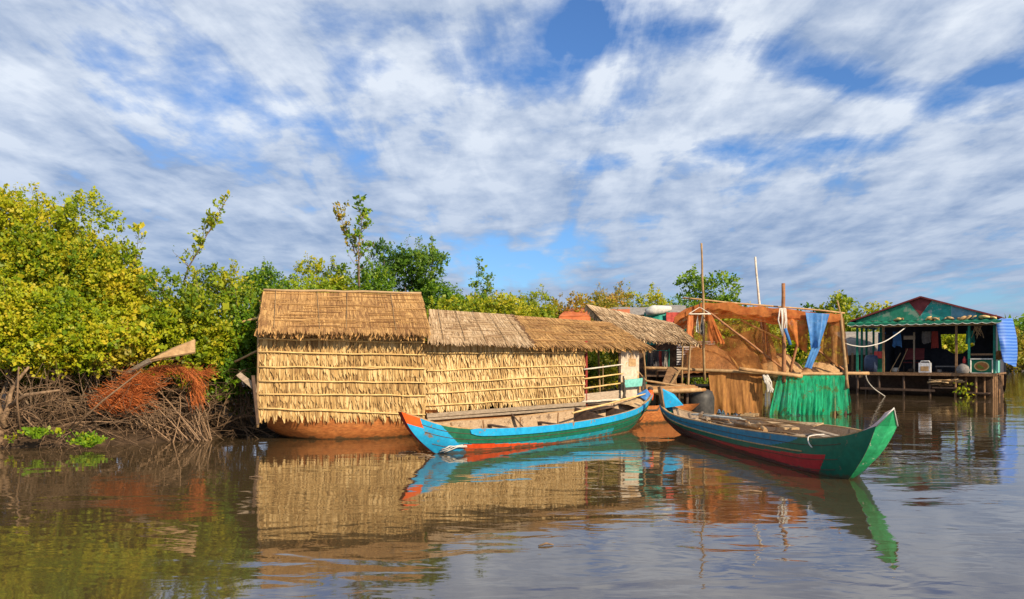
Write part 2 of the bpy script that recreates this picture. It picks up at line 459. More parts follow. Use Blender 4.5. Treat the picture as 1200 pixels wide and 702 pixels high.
def bush(label, px, top, Y, width, bottom, material, dens=1.0, leaf=0.058, group=None, shoots=5, cat='bush', name='bush', depth=None, nblob=19, base_z=0.35, gap=1.0):
    """uneven shrub: stems and a crown of leaf sprigs on a heap of lobes"""
    ztop = CH - (top - HZ) / F * Y
    x0 = (px - 600) / F * Y
    t = thing(name, label, cat, (x0, Y, base_z), group)
    depth = depth or width * 0.8
    h = ztop - bottom
    blobs = []
    for i in range(nblob):
        for _ in range(20):
            u, w_, q = rnd(-1, 1), rnd(-1, 1), rnd(0, 1)
            if u * u + w_ * w_ < 1.0 - 0.45 * max(0, q - 0.4) / 0.6:
                break
        r = rnd(0.15, 0.27) * min(width, h * 1.2) * gap
        z = bottom + r * 0.6 + q * max(0.05, (h - r * 1.55))
        blobs.append((x0 + u * (width / 2 - r * 0.45), Y + w_ * (depth / 2 - r * 0.5), z, r))
    B = np.array(blobs)
    hi = (B[:, 2] + B[:, 3]).max()
    B[:, 2] = bottom + (B[:, 2] - bottom) * (ztop - bottom) / (hi - bottom)
    blobs = [tuple(b_) for b_ in B]
    area = (B[:, 3] ** 2).sum()
    ns = int(dens * 105 * area / (leaf * leaf * 8) / 10) + 30
    k = RNG.choice(len(B), ns, p=B[:, 3] ** 2 / area)
    d = RNG.normal(size=(ns, 3)); d[:, 2] += 0.25; d[:, 1] -= 0.25
    d /= np.linalg.norm(d, axis=1, keepdims=True)
    rr = B[k, 3] * (0.50 + 0.62 * RNG.random(ns))
    pos = B[k, :3] + d * rr[:, None] * np.array([1.0, 1.0, 0.85])
    dirs = d + RNG.normal(size=(ns, 3)) * 0.45; dirs[:, 2] += 0.35
    dirs /= np.linalg.norm(dirs, axis=1, keepdims=True)
    tint = np.clip(0.45 + 0.20 * RNG.normal(size=ns) + 0.20 * RNG.normal(size=len(B))[k], 0, 1)
    parts = [sprigs(pos, dirs, 10, leaf, leaf * 2.6, tint)]
    st = MB()
    # shoots that break the outline
    for i in range(shoots):
        b = B[np.argsort(-B[:, 2] - B[:, 3] * 0.8)[int(rnd(0, min(5, len(B))))]]
        p0 = Vector(b[:3]) + Vector((rnd(-0.5, 0.5), rnd(-0.3, 0.3), 0.5)) * b[3]
        p1 = p0 + Vector((rnd(-0.3, 0.3), rnd(-0.2, 0.2), 1)) * rnd(0.5, 1.0) * (0.35 + 0.10 * h)
        st.pole(p0, p1, 0.007, 0.003, seg=3, n=4, wob=0.05)
        m = 14
        tt = RNG.random(m)
        pp = np.array([p0.lerp(p1, q) for q in tt])
        dd = RNG.normal(size=(m, 3)) * 0.7; dd[:, 2] += 0.6
        dd /= np.linalg.norm(dd, axis=1, keepdims=True)
        parts.append(sprigs(pp, dd, 4, leaf * 0.8, leaf * 1.6, np.clip(0.55 + 0.2 * RNG.normal(size=m), 0, 1)))
    for b in blobs:
        if random.random() < 0.35:
            continue
        p0 = Vector((x0 + rnd(-0.5, 0.5) * width * 0.7, Y + rnd(-0.1, 0.6), base_z - rnd(0, .25)))
        c = Vector(b[:3])
        mid = p0.lerp(c, 0.5) + Vector((rnd(-0.35, 0.35), rnd(-0.2, 0.2), rnd(-0.15, 0.2)))
        r0 = (0.010 + 0.007 * h) * rnd(.5, 1.3)
        st.tube([p0, p0.lerp(mid, 0.5) + Vector((rnd(-0.05, 0.05), 0, 0)), mid, mid.lerp(c, 0.6), c], [r0, r0 * 0.85, r0 * 0.65, r0 * 0.45, r0 * 0.25], 5)
    st.build('stems', 'bark', t)
    leaves('crown', *cat4(*parts), material, t)
    return t


def sapling(label, pts, r0, branches, material, leaf, name='slender_tree', nleaf=9, bare=0.3):
    pts = [Vector(p) for p in pts]
    t = thing(name, label, 'tree', pts[0])
    mb = MB()
    path = [Vector(p) for p in catmull(pts, 14)]
    mb.tube(path, [r0 * 0.7 * (1 - 0.8 * i / 14) for i in range(15)], 6)
    P_, D_ = [], []
    for i in range(branches):
        q = bare + (1 - bare) * ((i + rnd(0, 1)) / branches) * 0.97
        c = path[min(14, int(q * 14))]
        a = rnd(0, 6.28)
        L = rnd(0.25, 1.0) * (1.15 - q)
        e = c + Vector((math.cos(a) * L * 0.6, math.sin(a) * L * 0.6, L * rnd(0.4, 1.0)))
        mb.pole(c, e, r0 * 0.25, r0 * 0.1, seg=3, n=4, wob=0.05)
        for k in range(4):
            P_.append(c.lerp(e, rnd(0.15, 1.05))); D_.append((e - c).normalized() + Vector((rnd(-.5, .5), rnd(-.5, .5), rnd(-.2, .5))))
    for k in range(5):
        P_.append(path[int(rnd(0.75, 1) * 14)]); D_.append(Vector((rnd(-.6, .6), rnd(-.6, .6), 1)))
    mb.build('trunk', 'bark', t)
    P_ = np.array(P_); D_ = np.array(D_); D_ /= np.linalg.norm(D_, axis=1, keepdims=True)
    leaves('crown', *sprigs(P_, D_, max(3, nleaf // 2 - 1), leaf, leaf * 1.8, np.clip(0.5 + 0.25 * RNG.normal(size=len(P_)), 0, 1)), material, t)
    return t


# ------------------------------------------------------------------ thatch
def thatch(mb, TL, TR, BL, BR, rows, n, strip=(0.05, 0.10), over=1.4, lift=0.03, ragged=0.2, spacing=0.04, tilt=0.10, mi=0, tint_base=0.5, patches=True, last=1.0):
    """overlapping courses of leaf strips on the quad TL TR (top) BL BR (bottom); n is the outward normal"""
    TL, TR, BL, BR, n = map(Vector, (TL, TR, BL, BR, n))
    n.normalize()
    wid = (TR - TL).length
    hgt = (BL - TL).length
    rh = hgt / rows
    du = (TR - TL).normalized()
    ph = [rnd(0, 6.28) for _ in range(6)]
    for r_ in range(rows):
        for layer in range(2):
            k = int(wid / spacing)
            for i in range(k):
                u = (i + rnd(0.0, 1.0)) / k
                v0 = (r_ - 0.12 + rnd(-0.08, 0.05)) / rows
                L = rh * over * rnd(1 - ragged, 1 + ragged * 0.6)
                if r_ == rows - 1:
                    L *= last
                if patches and random.random() < 0.05:
                    continue
                top = TL.lerp(TR, u).lerp(BL.lerp(BR, u), max(0, v0))
                dd = (BL.lerp(BR, u) - TL.lerp(TR, u)).normalized()
                d = (dd + du * rnd(-tilt, tilt)).normalized()
                w = rnd(*strip)
                l0 = 0.004 + 0.006 * layer
                l1 = lift * rnd(0.4, 1.2)
                pch = 0.0
                if patches:
                    pch = 0.34 * noise.noise(Vector((u * wid * 1.4 + ph[3], r_ * .9 + ph[1], ph[0]))) + 0.08 * math.sin(u * wid * 5.7 + ph[2] + r_)
                tn = min(1, max(0, tint_base + rnd(-0.42, 0.42) + pch))
                b = len(mb.v)
                cup = rnd(-0.2, 0.25) * w
                tw = du * rnd(-0.25, 0.25) * w
                for q, ww in ((0, 0.75), (0.45, 1.0), (0.82, rnd(0.7, 0.95))):
                    c = top + d * L * q + n * (l0 + l1 * q * q) + tw * q
                    mb.v.append(tuple(c - du * w * ww / 2 + n * cup * q))
                    mb.v.append(tuple(c + du * w * ww / 2 - n * cup * q * 0.5))
                tip = top + d * L + n * (l0 + l1) + tw + du * rnd(-0.4, 0.4) * w
                tip2 = tip + du * w * rnd(0.15, 0.35) + d * rnd(-0.03, 0.03)
                mb.v.append(tuple(tip)); mb.v.append(tuple(tip2))
                mb.face((b, b + 1, b + 3, b + 2), mi, tn)
                mb.face((b + 2, b + 3, b + 5, b + 4), mi, tn)
                mb.face((b + 4, b + 5, b + 7, b + 6), mi, tn)


def fringe(mb, A, B, n, down, length, strip=(0.05, 0.1), spacing=0.05, ragged=0.5, mi=0, tint_base=0.5):
    A, B = Vector(A), Vector(B)
    thatch(mb, A, B, A + Vector(down) * length, B + Vector(down) * length, 1, n, strip=strip, over=1.0, lift=0.05, ragged=ragged, spacing=spacing, tilt=0.35, mi=mi, tint_base=tint_base)


# ================================================================== SETTING
def build_water():
    m = bpy.data.materials.new('river_water')
    m.use_nodes = True
    nt = m.node_tree
    N, L = nt.nodes, nt.links
    pr = N['Principled BSDF']
    pr.inputs['Base Color'].default_value = (0.105, 0.062, 0.024, 1)
    pr.inputs['Roughness'].default_value = 0.03
    pr.inputs['IOR'].default_value = 1.9
    pr.inputs['Specular IOR Level'].default_value = 0.6
    tc = N.new('ShaderNodeTexCoord')
    # slow silt clouds in the water
    nz = N.new('ShaderNodeTexNoise'); nz.inputs['Scale'].default_value = 0.16; nz.inputs['Detail'].default_value = 5
    L.new(tc.outputs['Object'], nz.inputs['Vector'])
    rp = N.new('ShaderNodeValToRGB')
    rp.color_ramp.elements[0].position = 0.3; rp.color_ramp.elements[0].color = (0.050, 0.034, 0.016, 1)
    rp.color_ramp.elements[1].position = 0.7; rp.color_ramp.elements[1].color = (0.074, 0.050, 0.024, 1)
    L.new(nz.outputs['Fac'], rp.inputs['Fac']); L.new(rp.outputs['Color'], pr.inputs['Base Color'])
    prev = None
    for sc, st, dist, rot, stretch in ((0.7, 0.26, 0.05, 20, (0.55, 1.2, 1)), (2.6, 0.10, 0.03, -12, (0.6, 1.2, 1)), (9.0, 0.016, 0.012, 8, (0.7, 1.1, 1))):
        mp = N.new('ShaderNodeMapping'); mp.inputs['Rotation'].default_value = (0, 0, R(rot)); mp.inputs['Scale'].default_value = stretch
        L.new(tc.outputs['Object'], mp.inputs['Vector'])
        n2 = N.new('ShaderNodeTexNoise'); n2.inputs['Scale'].default_value = sc; n2.inputs['Detail'].default_value = 2.5; n2.inputs['Distortion'].default_value = 0.6
        L.new(mp.outputs['Vector'], n2.inputs['Vector'])
        bp = N.new('ShaderNodeBump'); bp.inputs['Strength'].default_value = st; bp.inputs['Distance'].default_value = dist
        msk = N.new('ShaderNodeTexNoise'); msk.inputs['Scale'].default_value = 0.22; msk.inputs['Detail'].default_value = 3
        mpm = N.new('ShaderNodeMapping'); mpm.inputs['Location'].default_value = (sc, 3, 0); mpm.inputs['Scale'].default_value = (.6, 1.4, 1)
        L.new(tc.outputs['Object'], mpm.inputs['Vector']); L.new(mpm.outputs['Vector'], msk.inputs['Vector'])
        mrm = N.new('ShaderNodeMapRange'); mrm.inputs['From Min'].default_value = .36; mrm.inputs['From Max'].default_value = .62
        mrm.inputs['To Min'].default_value = st * .45; mrm.inputs['To Max'].default_value = st * 1.9
        L.new(msk.outputs['Fac'], mrm.inputs['Value']); L.new(mrm.outputs['Result'], bp.inputs['Strength'])
        L.new(n2.outputs['Fac'], bp.inputs['Height'])
        if prev: L.new(prev.outputs['Normal'], bp.inputs['Normal'])
        prev = bp
    L.new(prev.outputs['Normal'], pr.inputs['Normal'])
    mb = MB()
    mb.poly([(-900, -60, 0), (1400, -60, 0), (1400, 2200, 0), (-900, 2200, 0)])
    o = mb.build('water', m, kind='structure')
    return o


build_water()

BANKLINE = [(-60, 11), (-25, 12.6), (-14, 14.6), (-10.6, 15.6), (-8.6, 16.2), (-7.2, 17.0), (-6.3, 18.6), (-4.6, 20.9), (-1.5, 22.4), (0.8, 24.4), (3.5, 28.5), (8, 33), (14, 45), (22, 56), (38, 74), (66, 104), (110, 140), (200, 190), (500, 300)]


def build_bank():
    mb = MB()
    edge = catmull(BANKLINE, 110)
    prof = [(-1.2, -0.5), (0.0, 0.0), (0.25, 0.14), (0.7, 0.32), (1.6, 0.5), (4, 0.7), (15, 0.8), (150, 0.9), (900, 1.0)]
    rows = []
    for i, p in enumerate(edge):
        a = edge[max(i - 1, 0)]; b = edge[min(i + 1, len(edge) - 1)]
        t = Vector((b[0] - a[0], b[1] - a[1])).normalized()
        nx, ny = -t.y, t.x
        far = [Vector((p[0] + nx * d, p[1] + ny * d, z + (rnd(-0.06, 0.06) if 0 < d < 10 else 0))) for d, z in prof]
        # far inland simply pushed away from the river so that the sheet never folds
        for q in (6, 7, 8):
            far[q] = Vector((p[0] - 0.5 * prof[q][0], p[1] + 0.87 * prof[q][0], prof[q][1]))
        rows.append(far)
    mb.grid(rows)
    mb.build('ground', 'soil', kind='structure')


build_bank()


# ================================================================== HOUSEBOATS
def hull_barge(mb, front0, front1, back, zb=-0.3, zt=0.6, belly=0.25, endrise=0.45, endlen=0.9, th=0.05, left_ext=0.15, right_ext=0.15):
    """rounded barge hull whose near side runs from front0 to front1; back is the vector to the far side"""
    f0, f1, bk = Vector(front0), Vector(front1), Vector(back)
    du = (f1 - f0); L = du.length; du.normalize()
    f0 = f0 - du * left_ext; L += left_ext + right_ext
    rows = []
    n = 36
    for i in range(n + 1):
        u = i / n * L
        e = max(0, 1 - u / endlen) + max(0, 1 - (L - u) / endlen)
        rise = endrise * e ** 2
        pinch = 0.5 * e ** 1.5
        row = []
        for k in range(15):
            a = k / 14
            ang = a * math.pi
            w = (1 - math.cos(ang)) / 2          # 0 near .. 1 far
            z = zt - (zt - zb - rise) * (math.sin(ang) ** 0.55)
            ww = 0.5 + (w - 0.5) * (1 - pinch * math.sin(ang) ** 0.5)
            row.append(f0 + du * u + bk * ww + Vector((0, 0, z)))
        rows.append(row)
    mb.grid(rows)


def houseboat_one():
    D = Vector((-5.34, 17.05, 0)); E = Vector((-1.95, 17.85, 0))
    du = (E - D).normalized(); bk = Vector((-du.y, du.x, 0)); nrm = -bk
    dep = 2.8
    t = thing('thatched_houseboat', 'thatched houseboat with a tall straw wall and a rounded rust-orange hull, nearest the bank bushes', 'houseboat', (-3.9, 18.6, 0))

    def z(v):
        return Vector((0, 0, v))
    one(lambda mb: hull_barge(mb, D + nrm * 0.02 + du * 0.1, E + nrm * 0.02, bk * (dep + 0.1), zb=-0.35, zt=0.62, left_ext=0.0, right_ext=0.3, endlen=1.5, endrise=0.5), 'hull', 'hull_orange', t)
    # sheer rail of the hull and deck
    one(lambda mb: mb.slab([D + z(0.5) + bk * 0.1, E + z(0.5) + bk * 0.1, E + z(0.5) + bk * dep, D + z(0.5) + bk * dep], 0.04), 'deck', 'wood_dark', t)
    zt0, zb0, zt1, zb1 = 2.30, 0.54, 2.27, 0.45
    w = MB()
    w.slab([D + z(zb0 + 0.05) + bk * 0.03, E + z(zb1 + 0.05) + bk * 0.03, E + z(zt1 + 0.05) + bk * 0.03, D + z(zt0 + 0.05) + bk * 0.03], 0.02, mi=1, n=bk)
    thatch(w, D + z(zt0), E + z(zt1), D + z(zb0 - 0.02), E + z(zb1 - 0.02), 6, nrm, strip=(0.02, 0.065), over=1.4, lift=0.05, ragged=0.3, spacing=0.025, last=0.95)
    w.build('wall', ['straw_wall', 'straw_back'], t)
    for s, (a, nn) in enumerate(((D, -du), (E, du))):
        w = MB()
        b = a + bk * dep
        w.slab([a + z(zb0) + bk * 0.06, b + z(zb0), b + z(zt0), a + z(zt0) + bk * 0.06], 0.02, mi=1, n=-nn)
        thatch(w, a + z(zt0) + bk * 0.06, b + z(zt0), a + z(zb0 - 0.02) + bk * 0.06, b + z(zb0 - 0.02), 6, nn, spacing=0.06)
        m3 = a + bk * dep / 2
        w.poly([a + z(zt0) + bk * 0.06, b + z(zt0), m3 + z(3.15)], 1)
        w.build('wall', ['roof_grey', 'straw_back'], t)
    w = MB()
    w.slab([D + z(zb0) + bk * (dep - 0.02), E + z(zb1) + bk * (dep - 0.02), E + z(zt1) + bk * (dep - 0.02), D + z(zt0) + bk * (dep - 0.02)], 0.03, n=bk)
    w.build('wall', 'straw_back', t)
    # bamboo battens, slightly fanned as in the wall
    H = 1.74
    for f0, f1 in ((0.04, 0.06), (0.20, 0.215), (0.38, 0.385), (0.555, 0.56), (0.715, 0.725), (0.885, 0.96)):
        mb = MB()
        p0 = D + z(zt0 - 0.05 - f0 * H) + nrm * 0.06 - du * 0.03
        p1 = E + z(zt1 - 0.05 - f1 * (H + 0.03)) + nrm * 0.06 + du * 0.02
        mb.pole(p0, p1, 0.018, 0.015, seg=9, wob=0.012)
        if rnd(0, 1) < 0.6:
            q = rnd(0.2, 0.7)
            mb.pole(p0.lerp(p1, q) + z(0.03), p0.lerp(p1, min(1, q + 0.35)) + z(0.025), 0.012, seg=4, wob=0.01)
        mb.build('batten', 'bamboo', t)
    # corner pole at the left
    one(lambda mb: mb.pole(D - du * 0.05 + z(0.3) + nrm * 0.03, D - du * 0.03 + z(2.4) + nrm * 0.03, 0.03, 0.025), 'corner_post', 'bamboo_dark', t)
    # roof
    rt = MB()
    eL = D - du * 0.03 + nrm * 0.27 + z(2.37); eR = E + du * 0.10 + nrm * 0.27 + z(2.33)
    rL = D - du * 0.03 + bk * 1.4 + z(3.28); rR = E + du * 0.10 + bk * 1.4 + z(3.27)
    bL = D - du * 0.03 + bk * (dep + 0.27) + z(2.35); bR = E + du * 0.10 + bk * (dep + 0.27) + z(2.33)
    rn = (eR - eL).cross(rL - eL).normalized()
    rt.slab([eL, eR, rR, rL], -0.06, mi=1)
    rt.slab([rL, rR, bR, bL], -0.06, mi=1)
    thatch(rt, rL + rn * 0.01, rR + rn * 0.01, eL + rn * 0.01, eR + rn * 0.01, 7, rn, strip=(0.010, 0.045), over=1.9, lift=0.012, ragged=0.25, spacing=0.016, tilt=0.05)
    bn = (bL - bR).cross(rR - bR).normalized()
    thatch(rt, rL + bn * 0.01, rR + bn * 0.01, bL + bn * 0.01, bR + bn * 0.01, 9, bn, strip=(0.04, 0.12), over=1.4, lift=0.02, spacing=0.06)
    # matted leaf panels laid along the ridge: rows of long flat strips
    for k in range(60):
        q = rnd(0.03, 0.95); u0 = rnd(0, 0.9); u1 = min(1, u0 + rnd(0.08, 0.3))
        a = rL.lerp(rR, u0).lerp(eL.lerp(eR, u0), q) + rn * 0.035
        b = rL.lerp(rR, u1).lerp(eL.lerp(eR, u1), q + rnd(-0.008, 0.008)) + rn * 0.038
        rt.beam(a, b, 0.012 + rnd(0, 0.02), 0.006, up=rn, tint=rnd(0.0, 0.9))
    roof = rt.build('roof', ['roof_straw', 'roof_back'], t)
    fr = MB()
    fringe(fr, eL + z(0.02), eR + z(0.02), nrm, nrm * 0.10 - z(0.99), 0.16, strip=(0.02, 0.09), spacing=0.035, ragged=0.8, tint_base=0.55)
    fringe(fr, eL + z(0.0), rL + z(0.0), -du, Vector((0, 0, -1)), 0.12, spacing=0.06, tint_base=0.25)
    fr.build('fringe', 'roof_straw', roof)
    for q in (0.075, 0.33, 0.52, 0.8):
        mb = MB()
        mb.pole(rL.lerp(rR, q) + rn * .05, eL.lerp(eR, q + rnd(-.02, .02)) + rn * .05, .007, seg=5, n=5)
        mb.build('tie_pole', 'bamboo_dark', roof)
    rc = MB()
    rc.pole(rL + z(0.05), rR + z(0.05), 0.03, seg=8)
    rc.build('ridge_pole', 'roof_grey', roof)
    return D, E


houseboat_one()


def houseboat_two():
    A = Vector((-1.95, 17.95, 0)); B = Vector((1.79, 20.3, 0)); C = Vector((3.32, 21.48, 0))
    du = (B - A).normalized(); bk = Vector((-du.y, du.x, 0)); nrm = -bk
    dep = 2.5
    t = thing('thatched_houseboat', 'long low thatched houseboat with pale straw wall and open railed porch, behind the blue boat', 'houseboat', (0.2, 20.0, 0))

    def z(v):
        return Vector((0, 0, v))
    one(lambda mb: hull_barge(mb, A + nrm * 0.12 + du * 0.1, C + nrm * 0.12, bk * (dep + 0.15), zb=-0.35, zt=0.48, left_ext=0.0, right_ext=2.3, endlen=0.9, endrise=0.3), 'hull', 'hull_orange', t)
    one(lambda mb: mb.slab([A + z(0.50) + nrm * 0.1, C + z(0.50) + nrm * 0.1, C + z(0.5) + bk * dep, A + z(0.5) + bk * dep], 0.04), 'deck', 'wood_brown', t)
    # weathered plank under the wall
    one(lambda mb: (mb.beam(A + nrm * 0.10 + z(0.49), B + nrm * 0.10 + z(0.62), 0.04, 0.09), mb.beam(A + nrm * 0.13 + z(0.41), B + nrm * 0.13 + z(0.52), 0.04, 0.05)), 'plank', 'wood_grey', t)
    zt0, zb0, zt1, zb1 = 2.08, 0.60, 2.05, 0.76
    w = MB()
    w.slab([A + z(zb0) + bk * 0.03, B + z(zb1) + bk * 0.03, B + z(zt1 + 0.05) + bk * 0.03, A + z(zt0 + 0.05) + bk * 0.03], 0.02, mi=1, n=bk)
    thatch(w, A + z(zt0), B + z(zt1), A + z(zb0 - 0.03), B + z(zb1 - 0.03), 5, nrm, strip=(0.018, 0.055), over=1.4, lift=0.06, ragged=0.32, spacing=0.023, last=0.88, tint_base=0.55)
    w.build('wall', ['straw_pale', 'straw_back'], t)
    w = MB()
    w.slab([B + z(zb1 - 0.1) + bk * 0.04, B + bk * dep + z(zb1 - 0.1), B + bk * dep + z(zt1), B + z(zt1) + bk * 0.04], 0.02, mi=0, n=-du)
    w.slab([A + z(zb1 - 0.1) + bk * 0.04, A + bk * dep + z(zb1 - 0.1), A + bk * dep + z(zt1), A + z(zt1) + bk * 0.04], 0.02, mi=0, n=du)
    w.slab([A + bk * dep + z(0.5), B + bk * dep + z(0.5), B + bk * dep + z(2.05), A + bk * dep + z(2.05)], 0.02, n=bk)
    w.build('wall', 'straw_back', t)
    for f0, f1 in ((0.13, 0.12), (0.40, 0.36), (0.585, 0.56), (0.74, 0.74), (0.93, 0.97)):
        mb = MB()
        p0 = A + z(zt0 - f0 * (zt0 - zb0)) + nrm * 0.07 + du * 0.02
        p1 = B + z(zt1 - f1 * (zt1 - zb1)) + nrm * 0.07 + du * 0.02
        mb.pole(p0, p1, 0.017, 0.014, seg=10, wob=0.011)
        mb.build('batten', 'bamboo', t)
    # porch: posts, rails, pale end panel
    one(lambda mb: mb.pole(B + du * 0.1 + z(0.55), B + du * 0.1 + z(2.2), 0.04), 'porch_post', 'p_maroon', t)
    one(lambda mb: mb.pole(B + du * 1.18 + z(0.5), B + du * 1.18 + z(2.1), 0.03), 'porch_post', 'wood_dark', t)
    one(lambda mb: mb.pole(C + du * 0.05 + z(0.5), C + du * 0.05 + z(2.15), 0.03), 'porch_post', 'bamboo_dark', t)
    one(lambda mb: mb.pole(B + du * 0.1 + bk * (dep - .1) + z(0.5), B + du * 0.1 + bk * (dep - .1) + z(2.3), 0.03), 'porch_post', 'wood_dark', t)
    for zz, m_ in ((1.50, 'bamboo_white'), (1.26, 'bamboo'), (1.02, 'bamboo')):
        one(lambda mb: mb.pole(B + nrm * 0.06 + z(zz - 0.02) - du * 0.02, B + du * 1.26 + nrm * 0.06 + z(zz + 0.10), 0.022, 0.018, seg=5), 'rail', m_, t)
    one(lambda mb: mb.pole(B + du * 0.62 + nrm * 0.03 + z(0.95), B + du * 0.62 + nrm * 0.03 + z(1.6), 0.012), 'baluster', 'bamboo_dark', t)
    one(lambda mb: mb.slab([B + du * 0.0 + nrm * 0.03 + z(0.60), B + du * 1.2 + nrm * 0.03 + z(0.60), B + du * 1.2 + nrm * 0.03 + z(0.93), B + nrm * 0.03 + z(0.86)], 0.03, n=bk), 'side_board', 'grey_boards', t)
    one(lambda mb: mb.pole(B - du * 0.1 + nrm * 0.09 + z(0.66), B + du * 1.35 + nrm * 0.09 + z(0.70), 0.03, 0.028), 'rubbing_pole', 'bamboo_white', t)
    one(lambda mb: mb.slab([B + du * 1.24 + z(0.55), B + du * 1.86 + z(0.55), B + du * 1.86 + z(1.98), B + du * 1.24 + z(1.95)], 0.03, n=bk), 'end_panel', 'panel_pale', t)
    one(lambda mb: mb.slab([B + du * 1.5 + nrm * 0.01 + z(1.55), B + du * 1.74 + nrm * 0.01 + z(1.55), B + du * 1.74 + nrm * 0.01 + z(1.75), B + du * 1.5 + nrm * 0.01 + z(1.75)], 0.008, n=bk), 'patch', 'wood_tan2', t)
    # shade net at the back of the porch
    one(lambda mb: mb.slab([B + du * 0.55 + bk * (dep - 0.05) + z(0.9), B + du * 1.75 + bk * (dep - 0.05) + z(0.9), B + du * 1.75 + bk * (dep - 0.05) + z(2.1), B + du * 0.55 + bk * (dep - 0.05) + z(2.1)], 0.02, n=bk), 'shade_net', 'net_dark', t)
    one(lambda mb: mb.slab([B + du * 0.0 + bk * (dep - 0.03) + z(0.5), B + du * 1.8 + bk * (dep - 0.03) + z(0.5), B + du * 1.8 + bk * (dep - 0.03) + z(1.35), B + bk * (dep - 0.03) + z(1.35)], 0.02, n=bk), 'back_board', 'wood_dark', t)
    # roof: two sheets of thatch, the left greyer
    eA = A - du * 0.05 + nrm * 0.3 + z(2.13); eC = C + du * 0.25 + nrm * 0.3 + z(2.04)
    rA = A + du * 0.72 + bk * 1.25 + z(2.92); rC = C + du * 0.1 + bk * 1.25 + z(2.76)
    gA = A + du * 1.4 + bk * (dep + 0.3) + z(2.1); gC = C + du * 0.1 + bk * (dep + 0.3) + z(2.05)
    rn = (eC - eA).cross(rA - eA).normalized()
    roofs = []
    for (u0, u1, m_, lft) in ((0.0, 0.42, 'roof_grey', 0.014), (0.40, 1.0, 'roof_straw', 0.0)):
        rt = MB()
        a, b, c, d = eA.lerp(eC, u0), eA.lerp(eC, u1), rA.lerp(rC, u1), rA.lerp(rC, u0)
        o = rn * lft
        rt.slab([a + o, b + o, c + o, d + o], -0.05, mi=1)
        thatch(rt, d + rn * 0.01 + o, c + rn * 0.01 + o, a + rn * 0.01 + o, b + rn * 0.01 + o, 7, rn, strip=(0.010, 0.045), over=1.9, lift=0.012, ragged=0.25, spacing=0.018, tilt=0.06)
        if u0 == 0.0:
            rt.slab([d, c, gA.lerp(gC, u1), gA.lerp(gC, u0)], -0.05, mi=1)
        else:
            rt.slab([d, c, gC, gA.lerp(gC, u0)], -0.05, mi=1)
        for k in range(45):
            q = rnd(0.03, 0.95); s0 = rnd(0, 0.85); s1 = min(1, s0 + rnd(0.08, 0.3))
            p0 = d.lerp(c, s0).lerp(a.lerp(b, s0), q) + rn * 0.035 + o
            p1 = d.lerp(c, s1).lerp(a.lerp(b, s1), q) + rn * 0.035 + o
            rt.beam(p0, p1, 0.012 + rnd(0, 0.02), 0.006, up=rn, tint=rnd(0.0, 0.9))
        roof = rt.build('roof', [m_, 'roof_back'], t)
        fr = MB()
        fringe(fr, a + z(0.02) + o, b + z(0.02) + o, nrm, nrm * 0.1 - z(0.99), 0.13 if u0 else 0.10, strip=(0.02, 0.09), spacing=0.04, ragged=0.8, tint_base=0.5)
        fr.build('fringe', m_, roof)
        roofs.append((roof, a, b, c, d, o))
    # tie poles lying down the slope and dark seam
    roof, a, b, c, d, o = roofs[0]
    for k in range(5):
        s = (k + 0.5) / 5
        mb = MB()
        p1 = d.lerp(c, s) + rn * 0.05 + o; p0 = a.lerp(b, s + 0.03) + rn * 0.05 + o
        mb.pole(p0, p1, 0.009, 0.007, seg=5, n=5)
        mb.build('tie_pole', 'bamboo_dark', roof)
    mb = MB()
    for k in range(26):
        p = c.lerp(b, k / 25) + rn * 0.03 + o
        mb.beam(p + du * rnd(-0.06, 0.0), p + du * rnd(0.01, 0.1) - Vector((0, 0, 0.02)), 0.04, 0.02, up=rn, tint=rnd(0, 0.3))
    mb.build('ragged_edge', 'roof_back', roof)
    return B, du, bk


HB, Hdu, Hbk = houseboat_two()


# ================================================================== BOATS
def boat_shape(keys, origin, direc, heel=0.0, n=72, rows=10, bulge=0.05, th=0.045):
    """keys: (u_top, c_top, half_top, z_top, u_bot, c_bot, half_bot, z_bot) from bow to stern"""
    S = catmull(keys, n)
    S[:, 2] = np.maximum(S[:, 2], 0.02); S[:, 6] = np.maximum(S[:, 6], 0.01)
    o = Vector((*origin, 0)); d = Vector((*direc, 0)).normalized()

    def side(far, inset=0.0, zlift=0.0, t1=1.0):
        sg = 1 if far else -1
        per = PERP(d) * sg
        G = []
        for i in range(n + 1):
            ut, ct, ht, zt, ub, cb, hb, zb = S[i]
            c0 = PERP(d)
            top = o + d * ut + c0 * ct + per * max(ht - inset, 0.008) + Vector((0, 0, zt + (heel * min(1, max(0, ut - .3) / 1.6) if far else 0)))
            bot = o + d * ub + c0 * cb + per * max(hb - inset, 0.004) + Vector((0, 0, zb + zlift))
            row = []
            for k in range(rows + 1):
                t = k / rows * t1
                p = top.lerp(bot, t) + per * bulge * min(1, ht / 0.3) * math.sin(math.pi * t) * (0 if inset else 1)
                if inset:
                    p = p + per * bulge * min(1, ht / 0.3) * math.sin(math.pi * t)
                if ub > ut and ut < 1.6:
                    p = p - d * 0.13 * math.sin(math.pi * t) * (1 - ut / 1.6)
                row.append(p)
            G.append(row)
        return G
    return S, side, o, d


def PERP(d):
    return Vector((-d.y, d.x, 0))


